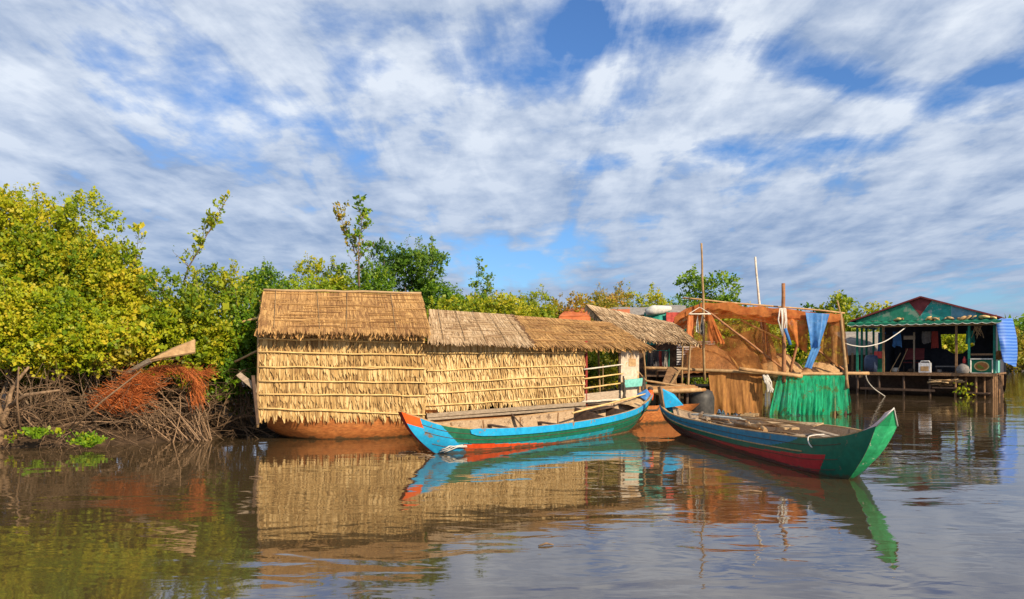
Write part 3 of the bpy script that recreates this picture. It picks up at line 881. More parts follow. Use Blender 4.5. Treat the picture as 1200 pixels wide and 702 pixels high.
def boat_blue():
    t = thing('wooden_boat', 'slender blue wooden boat with green stripe and orange-red prow tip, moored along the thatched huts', 'boat', (0.8, 17.4, 0))
    keys = [(0.0, 0, .05, .82, .88, 0, .02, -.03),
            (0.30, 0, .11, .72, .98, 0, .05, -.07),
            (0.9, 0, .30, .52, 1.35, 0, .16, -.14),
            (1.8, 0, .50, .42, 2.0, 0, .34, -.17),
            (3.5, 0, .62, .385, 3.5, 0, .48, -.17),
            (5.4, 0, .58, .43, 5.3, 0, .44, -.14),
            (6.9, 0, .42, .53, 6.7, 0, .26, -.04),
            (7.8, 0, .21, .67, 7.55, 0, .10, .20),
            (8.32, 0, .07, .86, 8.18, 0, .04, .60)]
    S, side, o, d = boat_shape(keys, (-2.0, 14.3), (0.667, 0.745), heel=0.10)
    NEAR, FAR = side(False), side(True)
    mats = ['p_skyblue', 'p_green', 'p_teal', 'p_red', 'p_orange', 'p_maroon', 'wood_brown']

    def band(far):
        def f(i, k):
            u = SF[i][0]; tt = (k + 0.5) / 40
            if u < 0.36 and tt < 0.24 - 0.0 * u: return 4
            if u < 0.75 + tt * 0.5: return 0 if tt < 0.92 else 6
            zz = NF[i][k].z
            if tt < 0.22: return 1 if u < 2.4 else 0
            if tt < 0.44: return 1
            if zz > max(0.02, 0.165 - 0.145 * max(0, u - 1.4) / 2.4): return 2 if u < 6.0 + 0.3 * math.sin(u * 9) else 1
            return 3 if u < 3.9 else 6
        return f
    SF, side_f, _, _ = boat_shape(keys, (-2.0, 14.3), (0.667, 0.745), heel=0.10, n=288, rows=40)
    NF, FF = side_f(False), side_f(True)
    hb = MB()
    hb.grid(NF, band(False))
    hb.grid(FF, band(True))
    hb.grid([[NEAR[i][-1], FAR[i][-1]] for i in range(len(NEAR))], 6)
    # stem and stern faces
    hb.grid([[a, b] for a, b in zip(NEAR[0], FAR[0])], 5)
    hb.grid([[a, b] for a, b in zip(NEAR[-1], FAR[-1])], 4)
    hull = hb.build('hull', mats, t)
    # inner lining
    ib = MB()
    IN, IF = side(False, 0.045, 0.10), side(True, 0.045, 0.10)
    a, b = 6, 66
    ib.grid([r_[::-1] for r_ in IN[a:b]], 0)
    ib.grid([r_[::-1] for r_ in IF[a:b]], 0)
    ib.grid([[IN[i][-1], IF[i][-1]] for i in range(a, b)], 1)
    ib.build('lining', ['inner_tan', 'wood_brown'], t)
    # gunwale caps
    for G, I in ((NEAR, IN), (FAR, IF)):
        mb = MB()
        for i in range(4, 70):
            q = [G[i][0], G[i + 1][0], I[i + 1][0], I[i][0]]
            up = Vector((0, 0, 0.018))
            mb.hexa([*[p - up * 0.3 for p in q], *[p + up for p in q]])
        mb.build('gunwale', 'wood_tan2', t)
    # proud wash strake with a rounded front end, sky blue
    mb = MB()
    per = -PERP(d)
    i0 = 23
    for i in range(i0, 64):
        k0 = 0
        f0 = min(1, (i - i0) / 2.0); f1 = min(1, (i + 1 - i0) / 2.0)
        f0 = 0.45 + 0.55 * math.sqrt(f0); f1 = 0.45 + 0.55 * math.sqrt(f1)

        def pt(j, q, out):
            r_ = NEAR[j]
            x = q * 2.4
            kk = min(int(x), len(r_) - 2)
            return r_[kk].lerp(r_[kk + 1], x - kk) + per * out + Vector((0, 0, 0.012))
        A0, A1 = pt(i, 0.5 - 0.5 * f0, 0.028), pt(i + 1, 0.5 - 0.5 * f1, 0.028)
        B0, B1 = pt(i, 0.5 + 0.5 * f0, 0.03), pt(i + 1, 0.5 + 0.5 * f1, 0.03)
        mb.hexa([A0 - per * .026, B0 - per * .026, B1 - per * .026, A1 - per * .026, A0, B0, B1, A1])
    mb.build('strake', 'p_skyblue', t)
    mb = MB()
    for i in range(22, 66):
        mb.beam(NEAR[i][5].lerp(NEAR[i][4], 0.6) + per * 0.006, NEAR[i + 1][5].lerp(NEAR[i + 1][4], 0.6) + per * 0.006, 0.03, 0.016)
    mb.build('rub_rail', 'p_green', t)
    for kk in (1.6, 3.4, 6.4):
        mb = MB()
        for i in range(10, 68):
            q = lambda j: NEAR[j][int(kk)].lerp(NEAR[j][int(kk) + 1], kk - int(kk)) + per * .004
            mb.beam(q(i), q(i + 1), .008, .009)
        mb.build('plank_seam', 'wood_dark', t)
    # ribs, thwarts, stern deck, bow deck
    for i in (14, 20, 26, 32, 38, 44, 50, 56):
        for G in (IN, IF):
            one(lambda mb: mb.tube([G[i][0].lerp(G[i][1], 0.2), G[i][3], G[i][6], G[i][9]], 0.022, 4), 'rib', 'wood_brown', t)
    for i, dz in ((23, 2), (33, 2), (41, 3)):
        mb = MB()
        mb.beam(IN[i][dz], IF[i][dz], 0.14, 0.03)
        mb.build('thwart', 'wood_dark', t)
    mb = MB()
    for dz, hh in ((0, 0),):
        i = 47
        mb.slab([IN[i][9] + Vector((0, 0, .03)), IF[i][9] + Vector((0, 0, .03)), IF[i][0] + Vector((0, 0, .06)), IN[i][1]], 0.04, n=d)
        mb.slab([IN[i + 7][9] + Vector((0, 0, .03)), IF[i + 7][9] + Vector((0, 0, .03)), IF[i + 7][1], IN[i + 7][1]], 0.04, n=d)
        mb.slab([IF[i][1] - Vector((0, 0, .0)), IF[i + 7][1], IF[i + 7][1] - PERP(d) * 0.25, IF[i][1] - PERP(d) * 0.25], 0.03, n=(0, 0, 1))
    mb.build('locker', 'wood_dark', t)
    mb = MB()
    mb.grid([[IN[i][0] - Vector((0, 0, .03)), IN[i][0].lerp(IF[i][0], .5) + Vector((0, 0, .0)), IF[i][0] - Vector((0, 0, .03))] for i in range(57, 71)])
    mb.build('stern_deck', 'wood_tan', t)
    mb = MB()
    mb.grid([[IN[i][0] - Vector((0, 0, .01)), IF[i][0] - Vector((0, 0, .01))] for i in range(0, 13)])
    mb.build('bow_deck', 'p_orange', t)
    # upright stern post with orange paint
    tip = o + d * 8.25 + Vector((0, 0, 0.70))
    one(lambda mb: mb.tube([tip, tip + Vector((0.02, 0.04, .14)), tip + Vector((0.03, 0.08, .26))], [.085, .09, .06], 8), 'stern_post', 'p_orange', t)
    one(lambda mb: mb.lathe(tip + Vector((0.03, 0.08, .26)), [(0.0, -.03), (.07, -.02), (.075, .03), (.05, .07), (0, .08)], 8), 'post_cap', 'wood_dark', t)
    # frayed rope tied round the prow
    one(lambda mb: [mb.tube([NEAR[19 + k][5].lerp(NEAR[19 + k][6], rnd(0, 1)) + per * 0.04, NEAR[16 + k][6] + per * rnd(.03, .06), NEAR[14 + k][7] + per * 0.05, NEAR[11 + k][8] + per * 0.04 + Vector((rnd(-.05, .05), 0, rnd(-.03, .03)))], 0.010, 5) for k in (0, 0, 1, 1, 2, 2)],
        'tie_rope', 'rope_white', t)
    # things in the boat
    pa = IN[57][2].lerp(IF[57][2], 0.15); pb = IF[66][0].lerp(IN[66][0], 0.55)
    one(lambda mb: mb.pole(IF[44][5].lerp(IN[44][5], .4) + Vector((0, 0, .3)), pb + Vector((0, 0, .08)), 0.022, 0.018), 'pole', 'bamboo', label='pale bamboo punting pole lying over the stern of the blue boat', cat='pole')
    one(lambda mb: mb.beam(IF[38][8].lerp(IN[38][8], .3), IF[37][0] + Vector((-.05, -.05, .08)), 0.12, 0.025, up=(1, 0, 0)), 'plank', 'wood_dark', label='short dark plank leaning inside the blue boat', cat='plank')
    one(lambda mb: mb.slab([IN[63][0] + Vector((0, 0, .03)), IN[69][0] + Vector((0, 0, .03)), IF[69][0] + Vector((0, 0, .05)), IF[64][0] + Vector((0, 0, .04))], 0.02, n=(0, 0, 1)), 'folded_cloth', 'tarp_blue', label='blue cloth folded on the stern deck of the blue boat', cat='cloth')


boat_blue()


def boat_green():
    t = thing('wooden_boat', 'open green and blue wooden boat with crimson underside and blunt bright green prow', 'boat', (4.6, 15.0, 0))
    keys = [(.20, .0, .165, .84, .93, -.10, .02, -.03),
            (.75, .05, .30, .66, 1.2, .0, .14, -.12),
            (1.5, .15, .47, .545, 1.8, .12, .34, -.18),
            (2.6, .28, .60, .50, 2.7, .28, .47, -.2),
            (4.3, .42, .66, .45, 4.3, .42, .52, -.2),
            (6.1, .52, .62, .43, 6.0, .52, .46, -.18),
            (7.3, .46, .50, .43, 7.0, .46, .33, -.10),
            (8.1, .22, .27, .50, 7.8, .24, .13, .04),
            (8.5, .0, .09, .66, 8.3, .02, .04, .3)]
    # bow to stern runs away from the camera; PERP points to the left, so far is the left here: flip c
    keys = [(k[0], -k[1], k[2], k[3], k[4], -k[5], k[6], k[7]) for k in keys]
    S, side, o, d = boat_shape(keys, (5.23, 10.95), (-0.19, 0.98), heel=0.0)
    LEFT, RIGHT = side(True), side(False)
    for i, r_ in enumerate(RIGHT):       # the boat lists a little: its far side rides higher
        e = 0.10 * math.sin(math.pi * min(1, i / 60)) if i < 60 else 0
        for k, p in enumerate(r_):
            p.z += e * (1 - k / 10)
    mats = ['p_blue', 'p_darkgreen', 'p_crimson', 'p_bilge', 'p_brightgreen']

    def band(i, k):
        u = SF[i][0]; tt = (k + 0.5) / 40
        G = LFf[i][k]
        if u < 1.0 + tt * 0.25: return 1
        if tt < 0.30 and u > 1.9: return 0 if tt < 0.30 * min(1, (u - 1.9) / 1.0) ** .6 else 1
        if tt < 0.34 + 0.12 * min(1, max(0, (u - 1.2) / 3)): return 1
        return 2 if (G.z > 0.015 + 0.018 * u and u < 7.0) else 3
    hb = MB()
    SF, side_f, _, _ = boat_shape(keys, (5.23, 10.95), (-0.19, 0.98), heel=0.0, n=288, rows=40)
    LFf, RFf = side_f(True), side_f(False)
    for i, r_ in enumerate(RFf):
        e = 0.10 * math.sin(math.pi * min(1, i / 240)) if i < 240 else 0
        for k, p in enumerate(r_):
            p.z += e * (1 - k / 40)
    hb.grid([r_[::-1] for r_ in LFf], lambda i, k: band(i, 39 - k))
    hb.grid(RFf, lambda i, k: band(i, k))
    hb.grid([[LEFT[i][-1], RIGHT[i][-1]] for i in range(len(LEFT))], 3)
    hb.grid([[a, b] for a, b in zip(LEFT[-1], RIGHT[-1])], 0)
    hb.build('hull', mats, t)
    # blunt stem plate with a peak
    pk = Vector((5.18, 10.9, 1.10))
    sp = MB()
    L0, R0 = LEFT[0], RIGHT[0]
    rows = []
    sp.grid([[a + Vector((0, -.01, 0)), a.lerp(b, .5) + d * -0.05 * (1 - k / 10), b + Vector((0, -.01, 0))] for k, (a, b) in enumerate(zip(L0, R0))], 0, smooth=False)
    sp.poly([L0[0] + Vector((0, -.01, 0)), L0[0].lerp(R0[0], .5) - d * 0.05, pk])
    sp.poly([L0[0].lerp(R0[0], .5) - d * 0.05, R0[0] + Vector((0, -.01, 0)), pk])
    sp.build('stem_plate', 'p_brightgreen', t)
    mb = MB()
    mid = lambda i: LEFT[i][0].lerp(RIGHT[i][0], .5)
    pts = [[LEFT[i][0], mid(i) + Vector((0, 0, 0.22 * max(0, 1 - i / 8.0))), RIGHT[i][0]] for i in range(0, 9)]
    pts[0][1] = pk
    mb.grid(pts)
    mb.build('bow_deck', 'p_pink', t)
    mb = MB()
    mb.tube([L0[0] + Vector((0, -.012, 0)), pk, R0[0] + Vector((0, -.012, 0))], 0.014, 5)
    mb.build('stem_trim', 'p_white', t)
    IL, IR = side(True, 0.045, 0.10), side(False, 0.045, 0.10)
    for i, r_ in enumerate(IR):
        e = 0.10 * math.sin(math.pi * min(1, i / 60)) if i < 60 else 0
        for k, p in enumerate(r_):
            p.z += e * (1 - k / 10)
    a, b = 7, 69
    ib = MB()
    ib.grid(IL[a:b], 0); ib.grid([r_[::-1] for r_ in IR[a:b]], 0)
    ib.grid([[IL[i][8], IR[i][8]] for i in range(a, b)], 1)
    ib.build('lining', ['inner_plank', 'wood_tan2'], t)
    for G, I in ((LEFT, IL), (RIGHT, IR)):
        mb = MB()
        for i in range(5, 70):
            q = [G[i][0], G[i + 1][0], I[i + 1][0], I[i][0]]
            up = Vector((0, 0, 0.018))
            mb.hexa([*[p - up * 0.3 for p in q], *[p + up for p in q]])
        mb.build('gunwale', 'wood_tan2', t)
    per = PERP(d)
    mb = MB()
    for i in range(20, 68):
        mb.beam(LEFT[i][3] + per * .008, LEFT[i + 1][3] + per * .008, 0.02, 0.018)
    mb.build('rub_rail', 'wood_tan2', t)
    for kk in (1.5, 4.6, 6.8):
        mb = MB()
        for i in range(10, 68):
            q = lambda j: LEFT[j][int(kk)].lerp(LEFT[j][int(kk) + 1], kk - int(kk)) + per * .004
            mb.beam(q(i), q(i + 1), .008, .009)
        mb.build('plank_seam', 'wood_dark', t)
    for i in (16, 24, 32, 40, 47, 53, 58, 62, 66):
        for G in (IL, IR):
            one(lambda mb: mb.tube([G[i][0], G[i][3], G[i][6], G[i][8]], 0.028, 4), 'rib', 'wood_grey', t)
    for i in (18, 30, 44, 57):
        one(lambda mb: mb.beam(IL[i][2], IR[i][2], 0.16, 0.03), 'thwart', 'wood_grey', t)
    # turned-up stern board, sky blue inside
    q = [P(775, 455, 19.25), P(790, 462, 19.2), P(801, 475, 19.0), P(780, 478, 19.1)]
    one(lambda mb: mb.slab(q, 0.05, n=(0.1, 1, 0.1)), 'stern_board', 'p_skyblue', t)
    one(lambda mb: (mb.beam(P(773, 453, 19.27), P(778, 480, 19.15), 0.06, 0.10),), 'stern_trim', 'wood_brown', t)
    # load: planks, split wood and a paddle
    fl = 7

    def at(i, w, dz=0.0):
        return IL[i][fl].lerp(IR[i][fl], w) + Vector((0, 0, dz + .19))
    defs = [
        ('plank', 'long pale grey plank lying at the stern of the green boat', 'plank', (56, .30, .16), (44, .72, .22), .20, .03, 'p_tealwood'),
        ('plank', 'broad tan board with a slanting end amid the load of the green boat', 'plank', (31, .55, .24), (39, .80, .26), .26, .035, 'wood_tan'),
        ('plank', 'narrow light brown board crossing the firewood in the green boat', 'plank', (36, .25, .25), (31, .72, .33), .09, .03, 'wood_tan2'),
        ('plank', 'grey plank nearest the prow inside the green boat', 'plank', (15, .35, .20), (25, .62, .2), .17, .03, 'wood_grey'),
        ('plank', 'thin weathered plank beside the far side of the green boat', 'plank', (20, .8, .2), (30, .84, .22), .12, .03, 'wood_grey')]
    M['p_tealwood'] = mat('grey_blue_wood', (0.30, 0.33, 0.32), (0.42, 0.43, 0.40), scale=5)
    for nm, lb, ct, p0, p1, w, h, m_ in defs:
        one(lambda mb: mb.beam(at(*p0), at(*p1), w, h), nm, m_, label=lb, cat=ct, group='planks carried in the green boat')
    t2 = thing('paddle', 'wooden paddle with a broad leaf-shaped blade lying in the green boat', 'paddle', at(30, .6, .3))
    p0, p1 = at(41, .45, .3), at(30, .62, .34)
    one(lambda mb: mb.pole(p0, p1, 0.018), 'shaft', 'wood_tan2', t2)
    dv = (p1 - p0).normalized(); sd = Vector((-dv.y, dv.x, 0.25)).normalized()
    one(lambda mb: mb.hexa([p1 - sd * .04, p1 + sd * .04, p1 + dv * .55 + sd * .10, p1 + dv * .55 - sd * .10] + [p + Vector((0, 0, .02)) for p in (p1 - sd * .04, p1 + sd * .04, p1 + dv * .55 + sd * .10, p1 + dv * .55 - sd * .10)]), 'blade', 'wood_tan', t2)
    sticks = []
    for k in range(26):
        i = int(rnd(33, 56)); w = rnd(.25, .8)
        p = at(i, w, rnd(.06, .22))
        a = rnd(-.5, .5) + 1.75
        L = rnd(.35, .9)
        v = Vector((math.cos(a), math.sin(a), rnd(-.05, .08))) * L
        r_ = rnd(.02, .045)
        one(lambda mb: mb.pole(p - v / 2, p + v / 2, r_, r_ * .8, seg=4, n=6, wob=.03), 'firewood_stick', random.choice(['wood_brown', 'wood_tan2', 'wood_grey', 'bark']),
            label='brown stick in the heap of firewood in the green boat', cat='firewood', group='firewood heaped in the green boat')
    rp = MB()
    pts = [Vector(x) for x in catmull([at(17, .25, .28), LEFT[19][0] + Vector((0, 0, .03)), LEFT[18][1] + per * .05, LEFT[17][2] + per * .04], 12)]
    rp.tube(pts, 0.011, 5)
    rp.build('rope', 'rope_white', label='short white rope trailing over the side of the green boat', cat='rope')


boat_green()


# ================================================================== LEAN-TO AND JETTY
def lean_to():
    t = thing('lean_to', 'small grey thatched lean-to on crooked poles beside the thatched houseboat porch', 'shelter', (4.2, 23.2, 0))
    rL, rR = P(687, 357, 23.4), P(790, 379, 25.0)
    eL, eR = P(722, 394, 22.0), P(818, 402, 23.4)
    n = (eR - eL).cross(rL - eL).normalized()
    mb = MB()
    mb.slab([eL, eR, rR, rL], -0.05, mi=1)
    thatch(mb, rL + n * .01, rR + n * .01, eL + n * .01, eR + n * .01, 7, n, strip=(0.015, 0.06), over=1.8, lift=0.02, ragged=0.25, spacing=0.022, tilt=0.08)
    thatch(mb, eL + n * .0 + Vector((-.02, 0, 0)), rL + Vector((-.02, 0, 0)), eL + Vector((-.03, 0, -.12)), rL + Vector((-.03, 0, -.12)), 1, (-1, -.2, 0), spacing=.05, tint_base=.3)
    roof = mb.build('roof', ['roof_grey', 'roof_back'], t)
    fr = MB()
    fringe(fr, eL + n * .02, eR + n * .02, (0, -1, 0), (0, -.2, -1), .12, spacing=.05, tint_base=.6)
    fringe(fr, rR + n * .02, eR + n * .02, (1, 0, 0), (.4, 0, -1), .2, spacing=.05, tint_base=.6)
    fr.build('fringe', 'roof_grey', roof)
    posts = [(P(741, 398, 22.3), P(733, 462, 22.0), .03), (P(753, 398, 22.6), P(757, 447, 22.8), .025), (P(745, 396, 22.4), P(744, 450, 22.4), .022),
             (P(809, 403, 23.1), P(806, 458, 23.0), .03), (P(800, 396, 24.6), P(799, 450, 24.5), .028), (P(700, 372, 23.6), P(703, 470, 23.5), .03)]
    for a, b, r_ in posts:
        one(lambda m: m.pole(a, b, r_, r_ * 1.1), 'post', 'bamboo_dark', t)
    for a, b, r_ in ((P(745, 432, 22.2), P(758, 447, 22.3), .02), (P(810, 402, 23.0), P(797, 388, 23.3), .02), (P(742, 398, 22.2), P(757, 412, 22.4), .02)):
        one(lambda m: m.pole(a, b, r_), 'brace', 'bamboo_dark', t)


lean_to()


def jetty():
    t = thing('jetty', 'rough bamboo jetty with orange-brown boards and crooked rails beside the thatched lean-to', 'jetty', (4.0, 22.8, 0))
    for k in range(9):
        y = 21.75 + k * .27
        x0, x1 = 2.95 + rnd(-.1, .1) + k * .07, 5.0 + rnd(-.25, .15) + k * .03
        one(lambda m: m.beam((x0, y, .93 + rnd(0, .03)), (x1, y + .25 + rnd(-.04, .04), .95 + rnd(0, .03)), .24, .035), 'deck_board', random.choice(['deck_orange', 'deck_orange', 'wood_tan2']), t)
    one(lambda m: m.pole((2.9, 21.55, .84), (5.15, 21.9, .90), .07, .06), 'edge_log', 'wood_tan2', t)
    one(lambda m: m.pole((3.9, 21.9, .80), (5.5, 22.9, .86), .06, .05), 'edge_log', 'deck_orange', t)
    for x, y in ((4.98, 22.9), (3.4, 24.6), (5.1, 24.6)):
        one(lambda m: m.pole((x, y, -.6), (x, y, .9), .05), 'pile', 'wood_dark', t)
    for a, b, r_ in ((P(745, 444, 22.3), P(816, 456, 22.6), .03), (P(754, 431, 23.4), P(800, 432, 23.6), .045), (P(808, 455, 22.9), P(780, 456, 22.7), .035), (P(792, 436, 23), P(792, 452, 23), .018)):
        one(lambda m: m.pole(a, b, r_), 'rail', 'bamboo_dark', t)
    one(lambda m: m.slab([P(776, 449, 22.7), P(790, 451, 22.7), P(797, 433, 23.5), P(783, 431, 23.5)], .03), 'ramp_board', 'wood_brown', t)
    one(lambda m: m.beam(P(785, 452, 22.5), P(797, 433, 23.2), .04, .04), 'ramp_rail', 'bamboo_dark', t)
    one(lambda m: m.beam(P(756, 440, 24.2), P(790, 441, 24.2), .5, .05), 'shelf_board', 'wood_dark', t)
    one(lambda m: m.beam(P(757, 434, 24.3), P(780, 434, 24.3), .5, .04), 'shelf_board', 'wood_dark', t)


jetty()


def mooring_bits():
    # teal board between two ropes, and the anchor under it
    C = HB + Hdu * 1.55 - Hbk * .12
    one(lambda m: m.slab([C - Hdu * .32 + Vector((0, 0, 1.00)), C + Hdu * .32 + Vector((0, 0, 1.03)), C + Hdu * .32 + Vector((0, 0, 1.24)), C - Hdu * .32 + Vector((0, 0, 1.20))], .03, n=-Hbk),
        'hanging_board', 'p_tealpale', label='pale turquoise board hung on the pale panel of the houseboat porch', cat='board')
    for sgn, lb in ((-1, 'black frayed mooring rope left of the turquoise board'), (1, 'black frayed mooring rope right of the turquoise board')):
        mb = MB()
        for k in range(4):
            p = C + Hdu * (.34 * sgn + rnd(-.03, .03)) - Hbk * .03
            mb.tube([p + Vector((rnd(-.02, .02), 0, 1.3 - .06 * k)), p + Vector((rnd(-.05, .05), rnd(-.03, .0), .95)), p + Vector((rnd(-.07, .07), rnd(-.05, 0), .7)), p + Vector((-.12 * sgn + rnd(-.06, .06), -.05, .50))], .022, 5)
        mb.build('mooring_rope', 'rope_dark', label=lb, cat='rope', group='mooring ropes at the porch')
    t = thing('anchor', 'black iron grapnel anchor lying on the hull under the turquoise board', 'anchor', C - Hbk * .2 + Vector((0, 0, .45)))
    c = C - Hbk * .22 + Vector((0, 0, .52))
    one(lambda m: m.tube([c + Vector((0, 0, .3)), c - Vector((0, 0, .05))], .025, 6), 'shank', 'iron', t)
    for k in range(5):
        a = k * 1.256 + .3
        v = Hdu * math.cos(a) * (1.35) + (-Hbk) * (math.sin(a) * .5 + .1)
        one(lambda m: m.tube([c - Vector((0, 0, .03)), c + v * .2 - Vector((0, 0, .12)), c + v * .42 - Vector((0, 0, .12)), c + v * .5 + Vector((0, 0, .0))], [.03, .028, .025, .01], 5), 'arm', 'iron', t)


mooring_bits()


# ================================================================== NET RACK
def wavy(p00, p10, p01, p11, nu, nv, amp, freq, sag=0.0, ragged=0.0, dirn=(0, 1, 0), seed=0.0):
    """cloth with uneven folds between a top edge p00-p10 and a bottom edge p01-p11"""
    p00, p10, p01, p11 = map(Vector, (p00, p10, p01, p11)); dn = Vector(dirn)
    rows = []
    off = [rnd(-1, 1) * ragged for _ in range(nu + 1)]
    off = [0.25 * off[max(0, i - 1)] + 0.5 * off[i] + 0.25 * off[min(nu, i + 1)] for i in range(nu + 1)]
    for j in range(nv + 1):
        v = j / nv
        row = []
        for i in range(nu + 1):
            u = i / nu
            p = p00.lerp(p10, u).lerp(p01.lerp(p11, u), v)
            s = 1.5 * noise.noise(Vector((u * freq * 1.3 + seed * 7.3, v * 0.9, seed))) + 0.9 * noise.noise(Vector((u * freq * 3.1 + seed * 3.1, v * 1.3, seed + 5)))
            p = p + dn * amp * s * 1.5 * (.30 + .70 * v)
            p.x += amp * 0.6 * noise.noise(Vector((u * freq * 2, v * 1.5, seed + 11))) * v
            p.z -= sag * math.sin(math.pi * u) * (1 - .3 * v)
            p.z += off[i] * v
            row.append(p)
        rows.append(row)
    return rows


def net_rack():
    t = thing('net_rack', 'tall rack of crooked poles over a platform on the water, hung with fishing nets', 'net rack', (8.2, 26.5, 0))

    def pol(nm, a, b, r_, m_='pole_red', r2=None):
        one(lambda m: m.pole(a, b, r_, r2 if r2 is not None else r_, seg=8, wob=.012), nm, m_, t)
    pol('post', P(822, 285, 24.6), P(826, 446, 24.6), .03, 'bamboo_dark', .045)
    pol('post', P(885, 301, 27.5), P(897, 432, 27.5), .035, 'bamboo_white', .05)
    pol('post', P(918, 332, 24.85), P(919, 448, 24.85), .055, 'pole_red', .07)
    pol('post', P(985, 366, 25.1), P(993, 455, 25.0), .05, 'bamboo_dark', .06)
    pol('post', P(981, 352, 25.6), P(986, 372, 25.6), .025, 'bamboo_dark')
    pol('post', P(893, 362, 26.6), P(903, 432, 26.6), .06, 'pole_red')
    pol('post', P(830, 358, 28), P(832, 480, 28), .05, 'bamboo_dark')
    pol('post', P(975, 372, 28), P(978, 484, 28), .05, 'bamboo_dark')
    pol('post', P(935, 400, 26), P(926, 436, 26), .05, 'pole_red')
    pol('crossbar', P(755, 431, 24.9), P(905, 437, 25.0), .055, 'bamboo_dark')
    pol('crossbar', P(866, 432, 24.75), P(940, 441, 24.7), .062, 'bamboo_brown')
    pol('crossbar', P(925, 438.5, 24.9), P(1018, 437.5, 25.2), .055, 'bamboo_brown')
    pol('crossbar', P(800, 349, 25), P(990, 367, 25.1), .028, 'bamboo_brown')
    pol('crossbar', P(826, 368, 27.9), P(892, 368, 27.9), .03, 'bamboo')
    pol('brace', P(826, 362, 25.0), P(918, 432, 25.3), .035, 'pole_red')
    pol('brace', P(955, 408, 26), P(992, 436, 26), .035, 'pole_red')
    pol('brace', P(868, 375, 26.5), P(915, 398, 26.5), .035, 'bamboo')
    for k in range(8):
        y = 25.35 + k * .36
        one(lambda m: m.beam((4.7, y, 1.17), (10.6, y + rnd(-.03, .03), 1.17), .31, .04), 'deck_board', 'wood_dark', t)
    for px in (838, 870, 905, 940, 990):
        for Y in (25.5, 27.9):
            one(lambda m: m.pole(W(px, Y, -.7), W(px, Y, 1.14), .06), 'pile', 'wood_dark', t)
    # nets
    mb = MB()
    rows = []
    nu, nv = 30, 10
    fx = [790, 805, 822, 855, 890, 920, 950, 985]
    fy = [372, 360, 352, 355, 358, 361, 364, 367]
    by = [392, 382, 376, 373, 374, 372, 374, 378]
    for j in range(nv + 1):
        v = j / nv
        Y = 24.9 + v * 3.0
        row = []
        for i in range(nu + 1):
            px = 790 + (985 - 790) * i / nu
            y = np.interp(px, fx, fy) * (1 - v) + np.interp(px, fx, by) * v
            p = P(px, y, Y)
            p.z += .10 * noise.noise(Vector((i * .35, v * 2, 3))) - .20 * math.sin(math.pi * v) * (1 + .6 * math.sin(i * .45)) - .06 * abs(math.sin(i * .31)) * (1 - v)
            row.append(p)
        rows.append(row)
    mb.sheet(rows, .0)
    # a short flap turned down along the front edge
    fl = [[p + Vector((0, -.03 - .02 * math.sin(i), -k * (.085 + .10 * noise.noise(Vector((i * .21, 0, 8))) + .03 * noise.noise(Vector((i * .9, 0, 4)))))) for i, p in enumerate(rows[0])] for k in range(4)]
    mb.grid(fl)
    mb.build('net_awning', 'net_orange', label='rust-orange fishing net stretched as an awning over the tall poles', cat='fishing net', group='fishing nets on the pole rack')
    mb = MB()
    mb.grid(wavy(P(903, 361, 24.95), P(949, 366, 24.95), P(924, 396, 24.9), P(945, 413, 24.9), 24, 12, .09, 2.5, ragged=.1))
    mb.build('hanging_net', 'net_flap', label='orange net flap hanging in a point behind the reddish pole', cat='fishing net', group='fishing nets on the pole rack')
    mb = MB()
    mb.grid(wavy(P(957, 372, 25.8), P(989, 372, 25.6), P(952, 424, 26.2), P(992, 428, 25.6), 18, 10, .09, 3, ragged=.12, seed=1.0))
    mb.build('hanging_net', 'net_brown', label='brown net curtain at the right end of the pole rack, beside the blue tarpaulin', cat='fishing net', group='fishing nets on the pole rack')
    # upper wall of thin brown net
    mb = MB()
    mb.grid(wavy(P(845, 398, 26.9), P(900, 380, 26.9), P(835, 432, 26.9), P(915, 434, 26.9), 18, 8, .07, 2, ragged=.05, seed=2.2))
    mb.build('hanging_net', 'net_brown', label='thin see-through net hung slantwise behind the diagonal brace', cat='fishing net', group='fishing nets on the pole rack')
    mb = MB()
    mb.grid(wavy(P(806, 378, 25.25), P(917, 372, 25.25), P(800, 436, 25.25), P(918, 438, 25.25), 40, 12, .10, 4, ragged=.05, seed=5.2))
    mb.build('hanging_net', 'net_sheer', label='wide sheer brown net veil before the heaps of net', cat='fishing net', group='fishing nets on the pole rack')
    # heaps of net on the platform
    def heap(xs, ys, Y, dep, m_, lb, seed):
        mb = MB()
        rows = []
        for j in range(15):
            a = j / 14
            row = []
            for i in range(37):
                px = xs[0] + (xs[-1] - xs[0]) * i / 36
                zt = max(0.0, CH - (np.interp(px, xs, ys) - HZ) / F * (Y + .4) - 1.2)
                z = 1.2 + zt * math.sin(min(1.0, a * 1.15 + .02) * math.pi) ** .8 if a < .82 else 1.2
                nn = (noise.noise(Vector((i * .22, j * .35, seed))) * .08 + noise.noise(Vector((i * .5, j * .4, seed + 3))) * .02) * min(1, zt * 2)
                row.append(W(px, Y + a * dep + nn * .6, max(1.195, z + nn)))
            rows.append(row)
        mb.grid(rows)
        mb.build('net_heap', m_, label=lb, cat='fishing net', group='fishing nets on the pole rack')
    heap([795, 806, 822, 838, 852, 866], [434, 412, 404, 403, 412, 433], 25.5, 1.8, 'net_heap', 'tall rounded heap of dull brown net at the left of the platform', 1)
    heap([836, 846, 860, 874, 888, 896], [433, 415, 408, 407, 416, 434], 25.9, 1.6, 'net_gold', 'golden tan heap of net in the middle of the platform', 4)
    heap([884, 896, 908, 922, 934, 942], [434, 420, 413, 415, 424, 434], 26.3, 1.3, 'net_tan', 'smaller light brown heap of net behind the reddish pole', 7)
    heap([938, 950, 962, 974, 984], [434, 426, 424, 427, 434], 26.2, 1.2, 'net_tan', 'lowest heap of net below the blue tarpaulin', 9)
